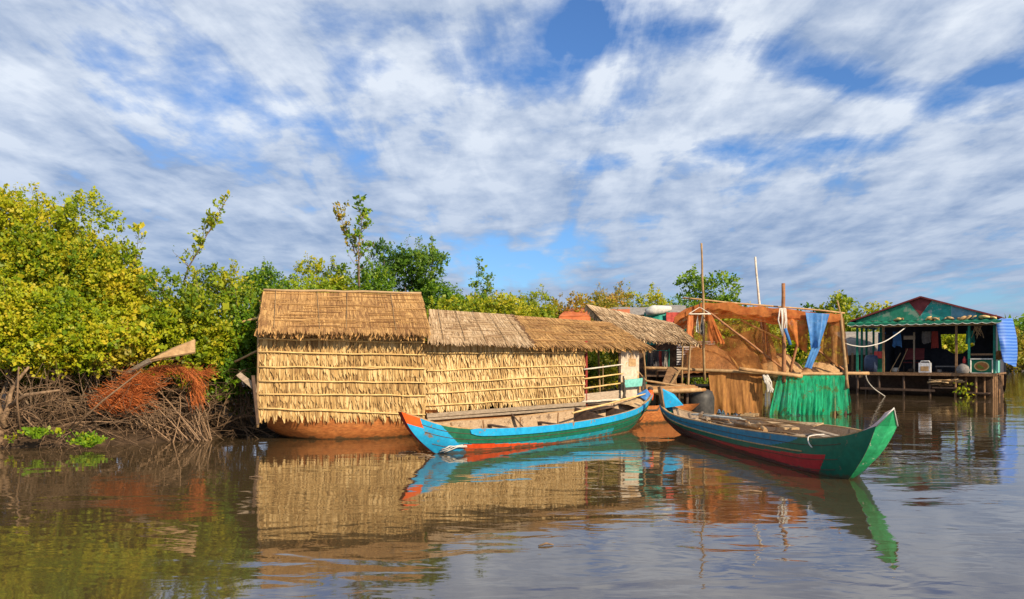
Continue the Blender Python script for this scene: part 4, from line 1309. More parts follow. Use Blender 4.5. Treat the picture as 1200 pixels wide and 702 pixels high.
    # drapes below the bar
    mb = MB()
    mb.grid(wavy(P(830, 436, 25.05), P(896, 438, 25.05), P(834, 482, 25.0), P(897, 489, 25.0), 60, 12, .05, 5, ragged=.15))
    mb.build('net_drape', 'net_curtain', label='golden brown net drape hanging from the crossbar down to the water', cat='fishing net', group='fishing nets on the pole rack')
    mb = MB()
    mb.grid(wavy(P(912, 440, 24.85), P(994, 440, 25.0), P(902, 489, 24.75), P(997, 486, 25.1), 90, 14, .075, 9, seed=.7, ragged=.2))
    mb.grid(wavy(P(925, 441, 24.75), P(975, 441, 24.85), P(922, 484, 24.65), P(972, 492, 24.75), 50, 12, .06, 9, seed=2.1, ragged=.12))
    mb.build('net_drape', 'net_green', label='bright green net drape trailing into the water', cat='fishing net', group='fishing nets on the pole rack')
    mb = MB()
    mb.grid(wavy(P(893, 440, 24.95), P(925, 440, 24.9), P(894, 490, 24.9), P(925, 486, 24.85), 24, 10, .06, 4, seed=1.7))
    mb.build('net_drape', 'net_olive', label='thin olive net strip between the brown and the green drape', cat='fishing net', group='fishing nets on the pole rack')
    one(lambda m: [m.tube([P(897 + rnd(-3, 3), 440 + rnd(-1, 1), 24.7), P(900 + rnd(-4, 4), 448, 24.65), P(903 + rnd(-4, 4), 457 + rnd(-4, 3), 24.7)], .02, 4) for _ in range(14)], 'frayed_rope', 'rope_white',
        label='tuft of frayed whitish rope under the thick bamboo crossbar', cat='rope')
    # blue tarp and ropes on the pole
    mb = MB()
    a = wavy(P(944, 366, 24.75), P(972, 368, 24.75), P(951, 408, 24.6), P(962, 406, 24.6), 14, 8, .07, 1.7)
    mb.sheet(a, .02)
    mb.sheet(wavy(P(951, 408, 24.6), P(962, 406, 24.6), P(942, 430, 24.55), P(951, 432, 24.55), 10, 5, .06, 1.7, seed=2), .02)
    mb.build('tarpaulin', 'tarp_blue', label='blue tarpaulin hanging crumpled from the net awning', cat='tarpaulin')
    mb = MB()
    for k in range(5):
        x = 914 + k * 1.6
        mb.tube([P(x, 361, 24.7), P(x + rnd(-3, 2), 375, 24.65), P(x + rnd(-2, 4), 388 + k * 2, 24.65)], .022, 5)
    mb.build('rope_coil', 'rope_white', label='pale rope coiled on the reddish pole', cat='rope')
    one(lambda m: m.tube([P(920, 385, 24.65), P(923, 394, 24.6), P(926, 404, 24.65)], .05, 6), 'rope_end', 'tarp_blue', label='short twist of blue cloth below the coiled rope', cat='cloth')
    # drying clothes on a round hanger
    t2 = thing('clothes_hanger', 'whitish clothes hanger hung from the left end of the net awning', 'hanger', P(820, 368, 24.4))
    one(lambda m: m.tube([P(820, 353, 24.45), P(820, 361, 24.45)], .015, 5), 'hook', 'rope_dark', t2)
    one(lambda m: (m.pole(P(807, 368, 24.3), P(833, 368, 24.4), .022), m.pole(P(807, 368, 24.3), P(820, 360, 24.45), .012), m.pole(P(833, 368, 24.4), P(820, 360, 24.45), .012)), 'bar', 'bamboo_white', t2)
    for x0, x1, yb, m_, lb in ((804, 814, 397, 'cloth_orange', 'orange cloth drying at the left of the clothes hanger'), (815, 819, 388, 'tarp_white', 'white cloth strip drying in the middle of the clothes hanger'),
                               (820, 825, 391, 'cloth_grey', 'grey garment drying beside the white strip'), (829, 846, 402, 'net_orange', 'sheer orange net cloth spread right of the thin pole')):
        mb = MB()
        w = 3 if x0 < 829 else 0
        mb.sheet(wavy(P(x0 + w, 369, 24.3), P(x1 - w * .5 if w else x0 + 5, 369, 24.35), P(x0 + (0 if w else 4), yb, 24.25), P(x1 + (0 if w else 4), yb, 24.3), 16, 8, .07, 2.5, seed=x0 * .013, ragged=.12), .015)
        mb.build('drying_cloth', m_, label=lb, cat='cloth', group='clothes drying on the hanger')
    # covered drum beside the rack
    one(lambda m: m.lathe(W(820, 23.3, .0), [(.40, -.2), (.42, .3), (.42, .62), (.36, .80), (.2, .86), (0, .88)], 16), 'drum', 'tarp_black', label='big dark grey drum standing in the shade below the crossbar', cat='drum')
    for a, b, lb in ((P(873, 480, 24.5), P(889, 480, 24.3), 'short tan plank floating before the brown net drape'), (P(868, 487, 24), P(884, 489, 23.8), 'tan floating plank nearest the green boat')):
        a.z = b.z = .05
        one(lambda m: m.beam(a, b, .16, .07), 'floating_plank', 'wood_tan', label=lb, cat='plank')


net_rack()


# ================================================================== SHACK BEHIND
def back_shack():
    t = thing('floating_shack', 'dark floating shack with a rounded grey roof behind the lean-to', 'shack', (4.5, 28.5, 0))
    mb = MB()
    rows = []
    for j in range(9):
        a = j / 8
        rows.append([W(704 + 100 * i / 10, 27.6 + 2.6 * a, 3.0 + .55 * math.sin(math.pi * (a * .8 + .12)) * (1 + .05 * math.sin(i)) + .1 * (i / 10)) for i in range(11)])
    mb.grid(rows)
    mb.build('roof', 'tarp_grey', t)
    one(lambda m: m.slab([W(740, 27.9, .6), W(800, 27.9, .6), W(800, 27.9, 3.1), W(740, 27.9, 3.0)], .05), 'wall', 'wood_dark', t)
    one(lambda m: m.slab([W(742, 27.85, 2.2), W(768, 27.85, 2.2), W(768, 27.85, 3.2), W(742, 27.85, 3.15)], .03), 'wall_panel', 'tarp_green', t)
    one(lambda m: m.slab([W(735, 26.0, .7), W(835, 26.0, .7), W(835, 30, .7), W(735, 30, .7)], .08), 'deck', 'wood_dark', t)
    for px in (738, 770, 803, 835):
        one(lambda m: m.pole(W(px, 27.75, -.5), W(px, 27.75, 3.1), .05), 'post', 'wood_brown', t)
    one(lambda m: m.slab([W(795, 26.3, 1.2), W(838, 26.3, 1.2), W(838, 26.3, 2.05), W(795, 26.3, 2.1)], .03), 'side_wall', 'net_heap', t)
    mb = MB()
    for k in range(10):
        z = 1.55 + k * .08
        mb.beam(W(793, 26.2, z), W(838, 26.2, z + .02), .05, .045)
    mb.build('slatted_shutter', 'plastic_white', t)
    # covers and tarps on top
    mb = MB(); mb.sheet(wavy(P(755, 366, 27.4), P(785, 364, 27.4), P(754, 385, 27.2), P(786, 384, 27.2), 12, 6, .1, 2), .03)
    mb.build('tarpaulin', 'tarp_green', label='turquoise green tarpaulin hung under the grey roof', cat='tarpaulin')
    mb = MB(); mb.sheet(wavy(P(781, 366, 27.2), P(797, 366, 27.2), P(780, 388, 27.0), P(796, 392, 27.0), 8, 6, .1, 1.5, seed=1), .03)
    mb.build('red_cloth', 'cloth_red', label='dark red cloth hung beside the turquoise tarpaulin', cat='cloth')
    mb = MB(); mb.sheet(wavy(P(797, 370, 26.9), P(805, 372, 26.9), P(796, 392, 26.8), P(806, 394, 26.8), 8, 6, .1, 1.5, seed=3), .03)
    mb.build('green_cloth', 'tarp_green', label='narrow green cloth next to the dark red cloth', cat='cloth')
    mb = MB(); mb.tube([P(757, 366, 27.2), P(766, 363.5, 27.2), P(776, 363, 27.3), P(786, 361.5, 27.4)], [.12, .17, .15, .08], 8)
    mb.build('rolled_tarp', 'tarp_white', label='whitish rolled cover lying on the edge of the grey roof', cat='tarpaulin')
    mb = MB(); mb.slab([P(655, 372, 27.0), P(692, 371, 27.0), P(694, 361, 28.5), P(664, 363, 28.5)], .04)
    mb.slab([P(655, 372, 27.0), P(692, 371, 27.0), P(692, 380, 26.9), P(655, 380, 26.9)], .03)
    mb.build('awning', 'canvas_orange', label='orange canvas awning showing over the long thatched roof', cat='awning')
    mb = MB(); mb.slab([P(709, 371, 27.0), P(738, 371, 27.0), P(738, 361, 28.6), P(712, 361, 28.6)], .04)
    mb.build('awning', 'canvas_orange', label='faded orange canvas strip beyond the top of the lean-to roof', cat='awning')
    # clothes rack
    t2 = thing('clothes_rack', 'green clothes rack in the dark opening under the lean-to', 'clothes rack', W(770, 25.3, .75))
    one(lambda m: m.pole(W(757, 25.3, 1.98), W(783, 25.3, 1.98), .025), 'bar', 'post_green', t2)
    for px in (757, 783):
        one(lambda m: m.pole(W(px, 25.3, .8), W(px + 1, 25.3, 2.05), .022), 'stand', 'post_green', t2)
    for k in range(7):
        px = 759 + k * 3.3
        mb = MB()
        mb.sheet(wavy(W(px, 25.25, 1.98), W(px + 3, 25.25, 1.98), W(px - .5, 25.2, 1.98 - rnd(.45, .6)), W(px + 3.5, 25.2, 1.98 - rnd(.45, .62)), 5, 4, .04, 1, seed=k), .03)
        mb.build('garment', ['cloth_dark', 'cloth_grey', 'cloth_dark', 'cloth_dark', 'cloth_red', 'cloth_dark', 'cloth_grey'][k],
                 label='dark red garment on the green clothes rack' if k == 4 else ('grey garment on the green clothes rack' if k in (1, 6) else 'dark garment on the green clothes rack'), cat='garment', group='garments on the green rack')


back_shack()


# ================================================================== GREEN HOUSE AT RIGHT
def green_house():
    F0 = Vector((16.47, 38.5, 0)); F1 = Vector((21.07, 35.0, 0))
    du = (F1 - F0).normalized(); bk = Vector((-du.y, du.x, 0)); L = (F1 - F0).length
    dep = 3.9
    t = thing('floating_house', 'green floating house with a gabled front and open porch standing on stilts', 'house', F0.lerp(F1, .5) + bk * 2)

    def Q(u, b, z):
        return F0 + du * u + bk * b + Vector((0, 0, z))
    one(lambda m: m.slab([Q(0, 0, 1.0), Q(L, 0, 1.0), Q(L, dep, 1.0), Q(0, dep, 1.0)], .07), 'deck', 'wood_brown', t)
    one(lambda m: m.beam(Q(-.1, -.05, 1.0), Q(L + .05, -.05, 1.0), .06, .13), 'deck_edge', 'wood_brown', t)
    for u, b in [(.05, .05), (1.05, .05), (2.1, .05), (3.2, .05), (4.2, .05), (5.0, .05), (L - .1, .05), (L - .1, .7), (L - .1, 1.3), (L - .1, 1.9), (L - .1, 2.6), (L - .1, 3.4), (0, 2), (0, 3.8), (2, 3.8), (4, 3.8), (4.6, .3), (5.3, .4)]:
        one(lambda m: m.pole(Q(u, b, -.8), Q(u + rnd(-.04, .04), b, .98), .055, wob=.005), 'stilt', 'wood_brown' if u > 4.1 else 'wood_dark', t)
    one(lambda m: m.beam(Q(.2, -.02, .30), Q(3.4, -.02, .26), .08, .10), 'lower_beam', 'wood_dark', t)
    one(lambda m: m.beam(Q(3.3, -.03, .40), Q(4.4, -.03, .40), .08, .06), 'lower_beam', 'wood_dark', t)
    one(lambda m: m.slab([Q(4.3, -.1, .16), Q(5.5, -.1, .16), Q(5.5, .8, .16), Q(4.3, .8, .16)], .05), 'landing', 'wood_dark', t)
    # dark boat under the floor
    one(lambda m: hull_barge(m, Q(.1, 1.5, 0), Q(L - .1, 1.5, 0), bk * 2.2, zb=-.3, zt=.95, endlen=.5), 'pontoon', 'wood_dark', t)
    # posts of the porch
    for u, b, m_ in ((.05, .05, 'post_green'), (.05, .9, 'post_green'), (.05, 1.8, 'post_green'), (.05, 3.2, 'post_green'), (.85, 1.2, 'post_green'), (1.22, .04, 'wood_brown'), (4.25, .04, 'wood_brown'),
                     (4.75, .04, 'post_green'), (L - .06, .04, 'post_green'), (L - .06, 1.6, 'post_green'), (L - .06, dep, 'post_green')):
        one(lambda m: m.beam(Q(u, b, 1.07), Q(u, b, 3.30), .09, .09, up=bk), 'post', m_, t)
    one(lambda m: m.beam(Q(-.15, -.03, 3.24), Q(L + .1, -.03, 3.24), .07, .11), 'lintel', 'wood_tan2', t)
    one(lambda m: m.beam(Q(.05, .1, 3.24), Q(.05, dep, 3.24), .07, .1), 'lintel', 'post_green', t)
    one(lambda m: m.beam(Q(L - .06, .1, 3.24), Q(L - .06, dep, 3.24), .07, .1), 'lintel', 'post_green', t)
    # back wall with a ragged opening
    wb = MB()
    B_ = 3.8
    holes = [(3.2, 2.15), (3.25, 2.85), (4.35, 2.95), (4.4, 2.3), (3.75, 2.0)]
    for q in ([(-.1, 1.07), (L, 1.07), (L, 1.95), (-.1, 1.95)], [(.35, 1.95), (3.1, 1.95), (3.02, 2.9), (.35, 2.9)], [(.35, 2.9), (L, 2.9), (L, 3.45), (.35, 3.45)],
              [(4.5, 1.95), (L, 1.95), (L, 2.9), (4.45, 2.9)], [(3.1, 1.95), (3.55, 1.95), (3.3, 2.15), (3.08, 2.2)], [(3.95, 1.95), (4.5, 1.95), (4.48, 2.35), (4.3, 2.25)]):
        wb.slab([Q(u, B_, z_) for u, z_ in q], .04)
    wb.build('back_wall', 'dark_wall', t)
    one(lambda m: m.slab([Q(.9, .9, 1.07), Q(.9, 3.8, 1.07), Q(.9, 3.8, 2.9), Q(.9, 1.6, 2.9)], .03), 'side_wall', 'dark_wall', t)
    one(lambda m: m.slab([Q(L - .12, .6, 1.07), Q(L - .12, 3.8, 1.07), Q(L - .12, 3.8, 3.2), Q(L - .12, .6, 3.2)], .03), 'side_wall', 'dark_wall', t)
    # awning: corrugated strip with scalloped white edge
    mb = MB()
    n = 120
    rowA, rowB = [], []
    for i in range(n + 1):
        u = -.30 + (L + .55) * i / n
        c = .022 * math.sin(i / n * 6.283 * 17)
        rowA.append(Q(u, .35, 3.52 + c)); rowB.append(Q(u, -.38, 3.36 + c))
    mb.grid([rowB, rowA])
    aw = mb.build('awning', 'roof_green', t)
    mb = MB()
    r1, r2 = [], []
    for i in range(n + 1):
        u = -.30 + (L + .55) * i / n
        s = abs(math.sin(i / n * 3.1416 * 17))
        r1.append(Q(u, -.385, 3.385)); r2.append(Q(u, -.385, 3.30 - .055 * s))
    mb.grid([r1, r2])
    mb.build('valance', 'roof_green', aw)
    mb = MB()
    mb.tube([p + Vector((0, -.008, 0)) for p in r2], .012, 4)
    mb.build('edge_trim', 'p_white', aw)
    # roof and gable
    za, ze, uc = 4.52, 3.48, L * .487
    for s in (0, 1):
        u_e = -.25 if s == 0 else L + .22
        mb = MB()
        mb.slab([Q(u_e, -.02, ze), Q(u_e, dep + .3, ze), Q(uc, dep + .3, za), Q(uc, -.02, za)], .05, n=(0, 0, 1))
        mb.build('roof', 'roof_dark', t)
    g = .06

    def tri(pts, m_, nm='gable_panel', off=0.0):
        mb = MB()
        mb.slab([Q(u, g - off, z) for u, z in pts] if len(pts) == 4 else [Q(u, g - off, z) for u, z in (*pts, pts[-1])], .02, n=bk)
        mb.build(nm, m_, t)
    sl = (za - ze) / (uc + .2)
    hL = lambda u: min(za - .03, ze + (u + .2) * sl - .02)
    hR = lambda u: min(za - .03, ze + (L + .2 - u) * (za - ze) / (L + .2 - uc) - .02)
    tri([(0.0, 3.46), (1.5, 3.46), (1.5, hL(1.5)), (0.0, hL(0.0))], 'gable_green')
    tri([(1.505, 3.46), (2.75, 3.46), (2.75, 3.75), (1.505, hL(1.505))], 'gable_green')
    tri([(1.505, hL(1.505)), (2.75, 3.75), (2.3, hL(2.3)), (2.1, hL(2.1))], 'gable_green')
    tri([(2.3, hL(2.3)), (2.755, 3.64), (3.25, hR(3.25)), (uc, za - .03)], 'gable_maroon')
    tri([(2.8, 3.46), (4.05, 3.46), (4.05, hR(4.05)), (2.8, 3.72)], 'gable_teal')
    tri([(2.81, 3.73), (4.05, hR(4.05)), (3.6, hR(3.6)), (3.27, hR(3.27))], 'gable_teal')
    tri([(4.055, 3.46), (5.0, 3.46), (5.0, hR(5.0)), (4.055, hR(4.055))], 'gable_blue')
    tri([(5.005, 3.46), (L, 3.46), (L, hR(L)), (5.005, hR(5.0))], 'gable_teal')
    tri([(2.75, 3.46), (2.80, 3.46), (2.80, 3.72), (2.75, 3.75)], 'gable_green')
    for s in (0, 1):
        u_e = -.25 if s == 0 else L + .22
        one(lambda m: m.beam(Q(u_e, -.05, ze + .02), Q(uc, -.05, za + .02), .05, .07), 'bargeboard', 'gable_maroon', t)
    # front counter with painted emblem
    cu0, cu1 = 4.80, L - .11
    cp = one(lambda m: m.slab([Q(cu0, .02, 1.09), Q(cu1, .02, 1.09), Q(cu1, .02, 1.66), Q(cu0, .02, 1.66)], .04, n=bk), 'counter', 'panel_green', t)
    one(lambda m: (m.beam(Q(cu0, .0, 1.70), Q(cu1, .0, 1.70), .05, .05), m.beam(Q(cu0 + .02, .0, 1.10), Q(cu0 + .02, .0, 1.66), .03, .05), m.beam(Q(cu1 - .02, .0, 1.10), Q(cu1 - .02, .0, 1.66), .03, .05), m.beam(Q(cu0 + .05, .0, 1.085), Q(cu1 - .05, .0, 1.085), .03, .03)), 'frame', 'tarp_white', cp)
    em = MB()
    cu = (cu0 + cu1) / 2; cz = 1.38

    def ov(rx, rz, b_, mi, a0=0, a1=6.2832, k=28):
        em.poly([Q(cu + rx * math.cos(a0 + (a1 - a0) * i / k), b_, cz + rz * math.sin(a0 + (a1 - a0) * i / k)) for i in range(k)], mi)
    ov(.29, .215, .012, 0); ov(.245, .175, .009, 1)
    ov(.18, .12, .006, 2, 2.2, 5.6)
    em.build('emblem', ['em_yellow', 'em_brown', 'em_green'], cp)
    one(lambda m: m.beam(Q(cu0, .1, 1.9), Q(cu1, .1, 1.9), .05, .08), 'rail', 'wood_brown', t)
    one(lambda m: m.slab([Q(L - .02, .1, 1.09), Q(L - .02, 1.5, 1.09), Q(L - .02, 1.5, 1.62), Q(L - .02, .1, 1.62)], .03, n=-du), 'side_counter', 'p_tealpale', t)
    one(lambda m: m.slab([Q(.35, 1.0, 1.07), Q(1.1, 1.0, 1.07), Q(1.1, 1.0, 1.72), Q(.35, 1.0, 1.72)], .05, n=bk), 'low_wall', 'panel_green', t)
    # ---- things in and on the house
    G = 'things on the porch of the green house'
    o = MB()
    rows = []
    for j in range(13):
        v = j / 12
        rows.append([Q(L + .02 + .05 * v + (.52 + .16 * math.sin(v * 2.6)) * i / 10 + .22 * v * (1 - i / 10), -.2 + 1.0 * i / 10 + .28 * math.sin(math.pi * i / 10) * -1 + .06 * noise.noise(Vector((i * .5, v * 4, 1))),
                       3.40 + .10 * (i / 10) - (1.80 + .35 * i / 10) * v + .03 * noise.noise(Vector((i * .4, v * 6, 4)))) for i in range(11)])
    o.sheet(rows, .03)
    bt = bpy.data.materials.new('striped_tarp'); bt.use_nodes = True
    nt = bt.node_tree; pr = nt.nodes['Principled BSDF']; pr.inputs['Roughness'].default_value = .5
    tc = nt.nodes.new('ShaderNodeTexCoord'); wv = nt.nodes.new('ShaderNodeTexWave'); wv.bands_direction = 'Z'; wv.inputs['Scale'].default_value = 2.3; wv.inputs['Distortion'].default_value = 1.2; wv.inputs['Detail'].default_value = 2
    rp = nt.nodes.new('ShaderNodeValToRGB'); rp.color_ramp.elements[0].color = (.03, .13, .52, 1); rp.color_ramp.elements[1].color = (.10, .24, .62, 1)
    rp.color_ramp.elements[0].position = .25; rp.color_ramp.elements[1].position = .8
    nt.links.new(tc.outputs['Object'], wv.inputs['Vector']); nt.links.new(wv.outputs['Fac'], rp.inputs['Fac']); nt.links.new(rp.outputs['Color'], pr.inputs['Base Color'])
    o.build('tarpaulin', bt, label='blue striped tarpaulin hanging from the right eave of the green house', cat='tarpaulin')
    mc = thing('machine', 'small white boxy machine standing on the porch edge of the green house', 'machine', Q(2.95, .12, 1.075))
    one(lambda m: m.hexa([Q(2.72, .02, 1.08), Q(3.22, .02, 1.08), Q(3.22, .3, 1.08), Q(2.72, .3, 1.08), Q(2.72, .02, 1.52), Q(3.22, .02, 1.52), Q(3.22, .3, 1.52), Q(2.72, .3, 1.52)]), 'body', 'plastic_white', mc)
    one(lambda m: m.slab([Q(2.80, .01, 1.14), Q(3.14, .01, 1.14), Q(3.14, .01, 1.36), Q(2.80, .01, 1.36)], .005, n=bk), 'front', 'wood_tan2', mc)
    one(lambda m: m.tube([Q(2.78, .15, 1.52), Q(2.8, .15, 1.6), Q(3.14, .15, 1.6), Q(3.17, .15, 1.52)], .02, 6), 'handle', 'plastic_white', mc)
    one(lambda m: m.hexa([Q(.72, .35, 1.72), Q(1.08, .35, 1.72), Q(1.08, .6, 1.72), Q(.72, .6, 1.72), Q(.74, .36, 2.05), Q(1.06, .36, 2.05), Q(1.06, .59, 2.05), Q(.74, .59, 2.05)]), 'red_box', 'plastic_red', label='red plastic box beside the brown porch post', cat='box')
    one(lambda m: m.lathe(Q(.62, .5, 1.07), [(.0, .0), (.33, .0), (.36, .3), (.36, .62), (.30, .78), (.12, .82), (0, .82)], 14), 'water_tank', 'plastic_navy', label='dark blue water tank on the left of the porch', cat='tank')
    one(lambda m: m.hexa([Q(.74, .3, 1.07), Q(1.1, .3, 1.07), Q(1.1, .62, 1.07), Q(.74, .62, 1.07), Q(.74, .3, 1.70), Q(1.1, .3, 1.70), Q(1.1, .62, 1.70), Q(.74, .62, 1.70)]), 'green_cupboard', 'panel_green', label='small green cupboard under the red box', cat='cupboard')
    tb = thing('table', 'low dark table in the shade of the open porch', 'table', Q(3.7, 1.6, 1.07))
    one(lambda m: m.slab([Q(3.2, 1.2, 1.32), Q(4.2, 1.2, 1.32), Q(4.2, 2.0, 1.32), Q(3.2, 2.0, 1.32)], .05), 'tabletop', 'cloth_grey', tb)
    for u, b in ((3.25, 1.25), (4.15, 1.25), (3.25, 1.95), (4.15, 1.95)):
        one(lambda m: m.beam(Q(u, b, 1.07), Q(u, b, 1.32), .05, .05, up=bk), 'leg', 'wood_dark', tb)
    for u, lb in ((1.75, 'dark red folding chair inside the green house, nearer the brown post'), (2.2, 'dark red folding chair inside the green house, nearer the white machine')):
        ch = thing('folding_chair', lb, 'chair', Q(u, 1.8, 1.07), 'folding chairs in the green house')
        one(lambda m: m.slab([Q(u, 1.6, 1.5), Q(u + .4, 1.6, 1.5), Q(u + .4, 2.0, 1.5), Q(u, 2.0, 1.5)], .04), 'seat', 'gable_maroon', ch)
        one(lambda m: m.slab([Q(u, 2.0, 1.65), Q(u + .4, 2.0, 1.65), Q(u + .4, 2.12, 2.2), Q(u, 2.12, 2.2)], .03), 'backrest', 'gable_maroon', ch)
        for a in (0, .38):
            one(lambda m: (m.beam(Q(u + a, 1.6, 1.07), Q(u + a, 2.02, 1.66), .03, .03), m.beam(Q(u + a + .02, 2.0, 1.07), Q(u + a + .02, 1.62, 1.5), .03, .03)), 'leg', 'iron', ch)
    one(lambda m: m.beam(Q(2.35, 1.0, 1.08), Q(2.35, 1.0, 2.95), .07, .07, up=bk), 'inner_post', 'wood_grey', t)
    one(lambda m: m.beam(Q(1.9, 1.0, 2.7), Q(2.4, 1.0, 2.7), .05, .18), 'inner_beam', 'wood_grey', t)
    bg = MB()
    bg.lathe(Q(4.52, .15, 1.07), [(.28, 0), (.33, .12), (.28, .3), (.1, .42), (0, .45)], 12)
    bg.build('sack', 'cloth_grey', label='grey sack slumped on the porch beside the green counter', cat='sack')
    bg = MB(); bg.lathe(Q(4.56, .1, 1.5), [(.0, 0), (.07, .0), (.07, .18), (.03, .24), (.03, .3), (0, .3)], 10)
    bg.build('bottle', 'plastic_red', label='red-capped bottle on the grey sack', cat='bottle')
    bg = MB()
    for k in range(12):
        bg.pole(Q(5.05 + rnd(-.15, .15), .25, 3.15), Q(5.1 + rnd(-.3, .25), .25 + rnd(-.1, .1), 2.75 + rnd(-.15, .15)), .02, .008, seg=3, n=4, wob=.1)
    bg.build('dried_bundle', 'wood_tan2', label='bundle of dried stalks hanging under the right eave, above the counter', cat='bundle')
    bg = MB(); bg.lathe(Q(L + .05, .5, 1.66), [(0, 0), (.14, .02), (.2, .14), (.14, .3), (.06, .4), (0, .42)], 10)
    bg.build('bag', 'net_curtain', label='tan bag hanging on the side counter under the striped tarpaulin', cat='bag')
    for u, b_, w_, h_, m_, lb in ((1.35, 1.4, .34, .7, 'tarp_blue', 'blue garment hung behind the brown porch post of the green house'), (2.55, 1.8, .4, .55, 'cloth_grey', 'grey garment hung in the middle of the dark porch'),
                                  (2.98, 1.7, .26, .8, 'cloth_red', 'dull red garment hung left of the hole in the back wall'), (4.45, 1.6, .3, .6, 'tarp_green', 'green garment hung right of the hole in the back wall'), (.5, 2.2, .35, 1.3, 'tarp_blue', 'long blue cloth hung between the left green porch posts')):
        mb = MB()
        mb.sheet(wavy(Q(u, b_, 3.0), Q(u + w_, b_, 3.0), Q(u - .03, b_, 3.0 - h_), Q(u + w_ + .04, b_, 3.0 - h_), 10, 6, .06, 1.5, seed=u, ragged=.08), .02)
        mb.build('garment', m_, label=lb, cat='garment', group='laundry in the green house')
    for u, b_, z_, r_, m_, lb in ((2.3, .5, 1.07, .13, 'iron', 'black cooking pot on the porch floor left of the white machine'), (3.5, .5, 1.07, .11, 'cloth_grey', 'grey metal pot on the porch floor right of the white machine'), (1.6, .7, 1.07, .16, 'tarp_white', 'whitish basin on the porch floor by the brown post')):
        mb = MB(); mb.lathe(Q(u, b_, z_), [(0, 0), (r_ * .8, 0), (r_, r_ * .5), (r_ * .9, r_ * 1.2), (r_, r_ * 1.3), (r_ * .8, r_ * 1.2), (0, r_ * .3)], 12)
        mb.build('pot', m_, label=lb, cat='pot')
    for u, b_, ln, rr in ((1.45, .3, .9, .02), (1.75, .35, 1.1, .018)):
        one(lambda m: m.pole(Q(u, b_, 1.08), Q(u + .35, b_ + .5, 1.08 + ln), rr), 'pole', 'bamboo_dark', label='short bamboo pole leaning inside the porch, ' + ('nearer the brown post' if u < 1.5 else 'farther from the brown post'), cat='pole')
    # driftwood and bits on the awning
    for k in range(30):
        u = random.choice([rnd(1.75, 2.9), rnd(3.1, 3.5), rnd(3.7, 5.0), rnd(5.1, 5.8)])
        p = Q(u, -.03 + rnd(-.12, .12), 3.50 + rnd(-.02, .06))
        v = du * rnd(.06, .16) + Vector((rnd(-.05, .05), rnd(-.05, .05), rnd(-.05, .10)))
        r_ = rnd(.035, .08)
        one(lambda m: m.tube([p - v, p + Vector((0, 0, rnd(-.02, .05))), p + v], [r_ * .6, r_, r_ * .5], 6), 'driftwood', random.choice(['wood_tan', 'wood_tan2', 'wood_brown', 'bamboo']),
            label='small chunk of driftwood on the green awning', cat='driftwood', group='driftwood lying on the awning')
    for k in range(14):
        p = Q(rnd(3.35, 4.2), .0 + rnd(-.1, .3), .48 + rnd(0, .28)); v = du * rnd(.2, .45) + Vector((0, 0, rnd(-.08, .08)))
        one(lambda m: m.pole(p - v, p + v, rnd(.025, .045), seg=3, n=5), 'firewood_stick', random.choice(['wood_tan', 'wood_tan2', 'wood_brown']),
            label='stick of firewood stacked under the porch floor of the green house', cat='firewood', group='firewood under the green house')
    # ropes
    pts = [P(1061, 384, 37.0), P(1050, 392, 36.4), P(1035, 401, 35.5), P(1015, 406, 33), P(1000, 405, 30), P(989, 402, 26)]
    one(lambda m: m.tube([Vector(p) for p in catmull(pts, 24)], .022, 5), 'rope', 'rope_white', label='white rope sagging from the green house to the net rack', cat='rope')
    pts = [P(1014, 438, 25.2), P(1017, 447, 28), P(1025, 456, 32), P(1038, 465, 37)]
    one(lambda m: m.tube([Vector(p) for p in catmull(pts, 16)], .02, 5), 'rope', 'rope_white', label='whitish rope hanging from the crossbar end into the water', cat='rope')


green_house()


def round_roof_boat():
    t = thing('covered_boat', 'boat with a rounded grey mat roof partly hidden behind the net rack', 'boat', W(1005, 43, 0))
    mb = MB()
    rows = []
    for j in range(13):
        a = math.pi * j / 12
        rows.append([Vector((17.2 + 3.0 * i / 8 + .9 * math.cos(a) * .5, 43.5 - 1.0 * math.cos(a), 1.9 + 1.25 * math.sin(a) - (.06 if i % 8 == 0 else 0))) for i in range(9)])
    mb.grid(rows)
    mb.build('roof', 'tarp_grey', t)
    one(lambda m: hull_barge(m, (16.4, 42.4, 0), (21, 42.4, 0), (0, 2.2, 0), zb=-.3, zt=.7), 'hull', 'wood_dark', t)
    for k in range(7):
        one(lambda m: m.pole((17.0 + k * .5, 42.5, .6), (17.0 + k * .5, 42.5, 2.0), .05), 'post', 'wood_tan2' if k % 2 else 'wood_brown', t)
    one(lambda m: m.slab([(16.8, 43.6, .6), (20.6, 43.6, .6), (20.6, 43.6, 2.2), (16.8, 43.6, 2.2)], .03), 'wall', 'wood_dark', t)


round_roof_boat()


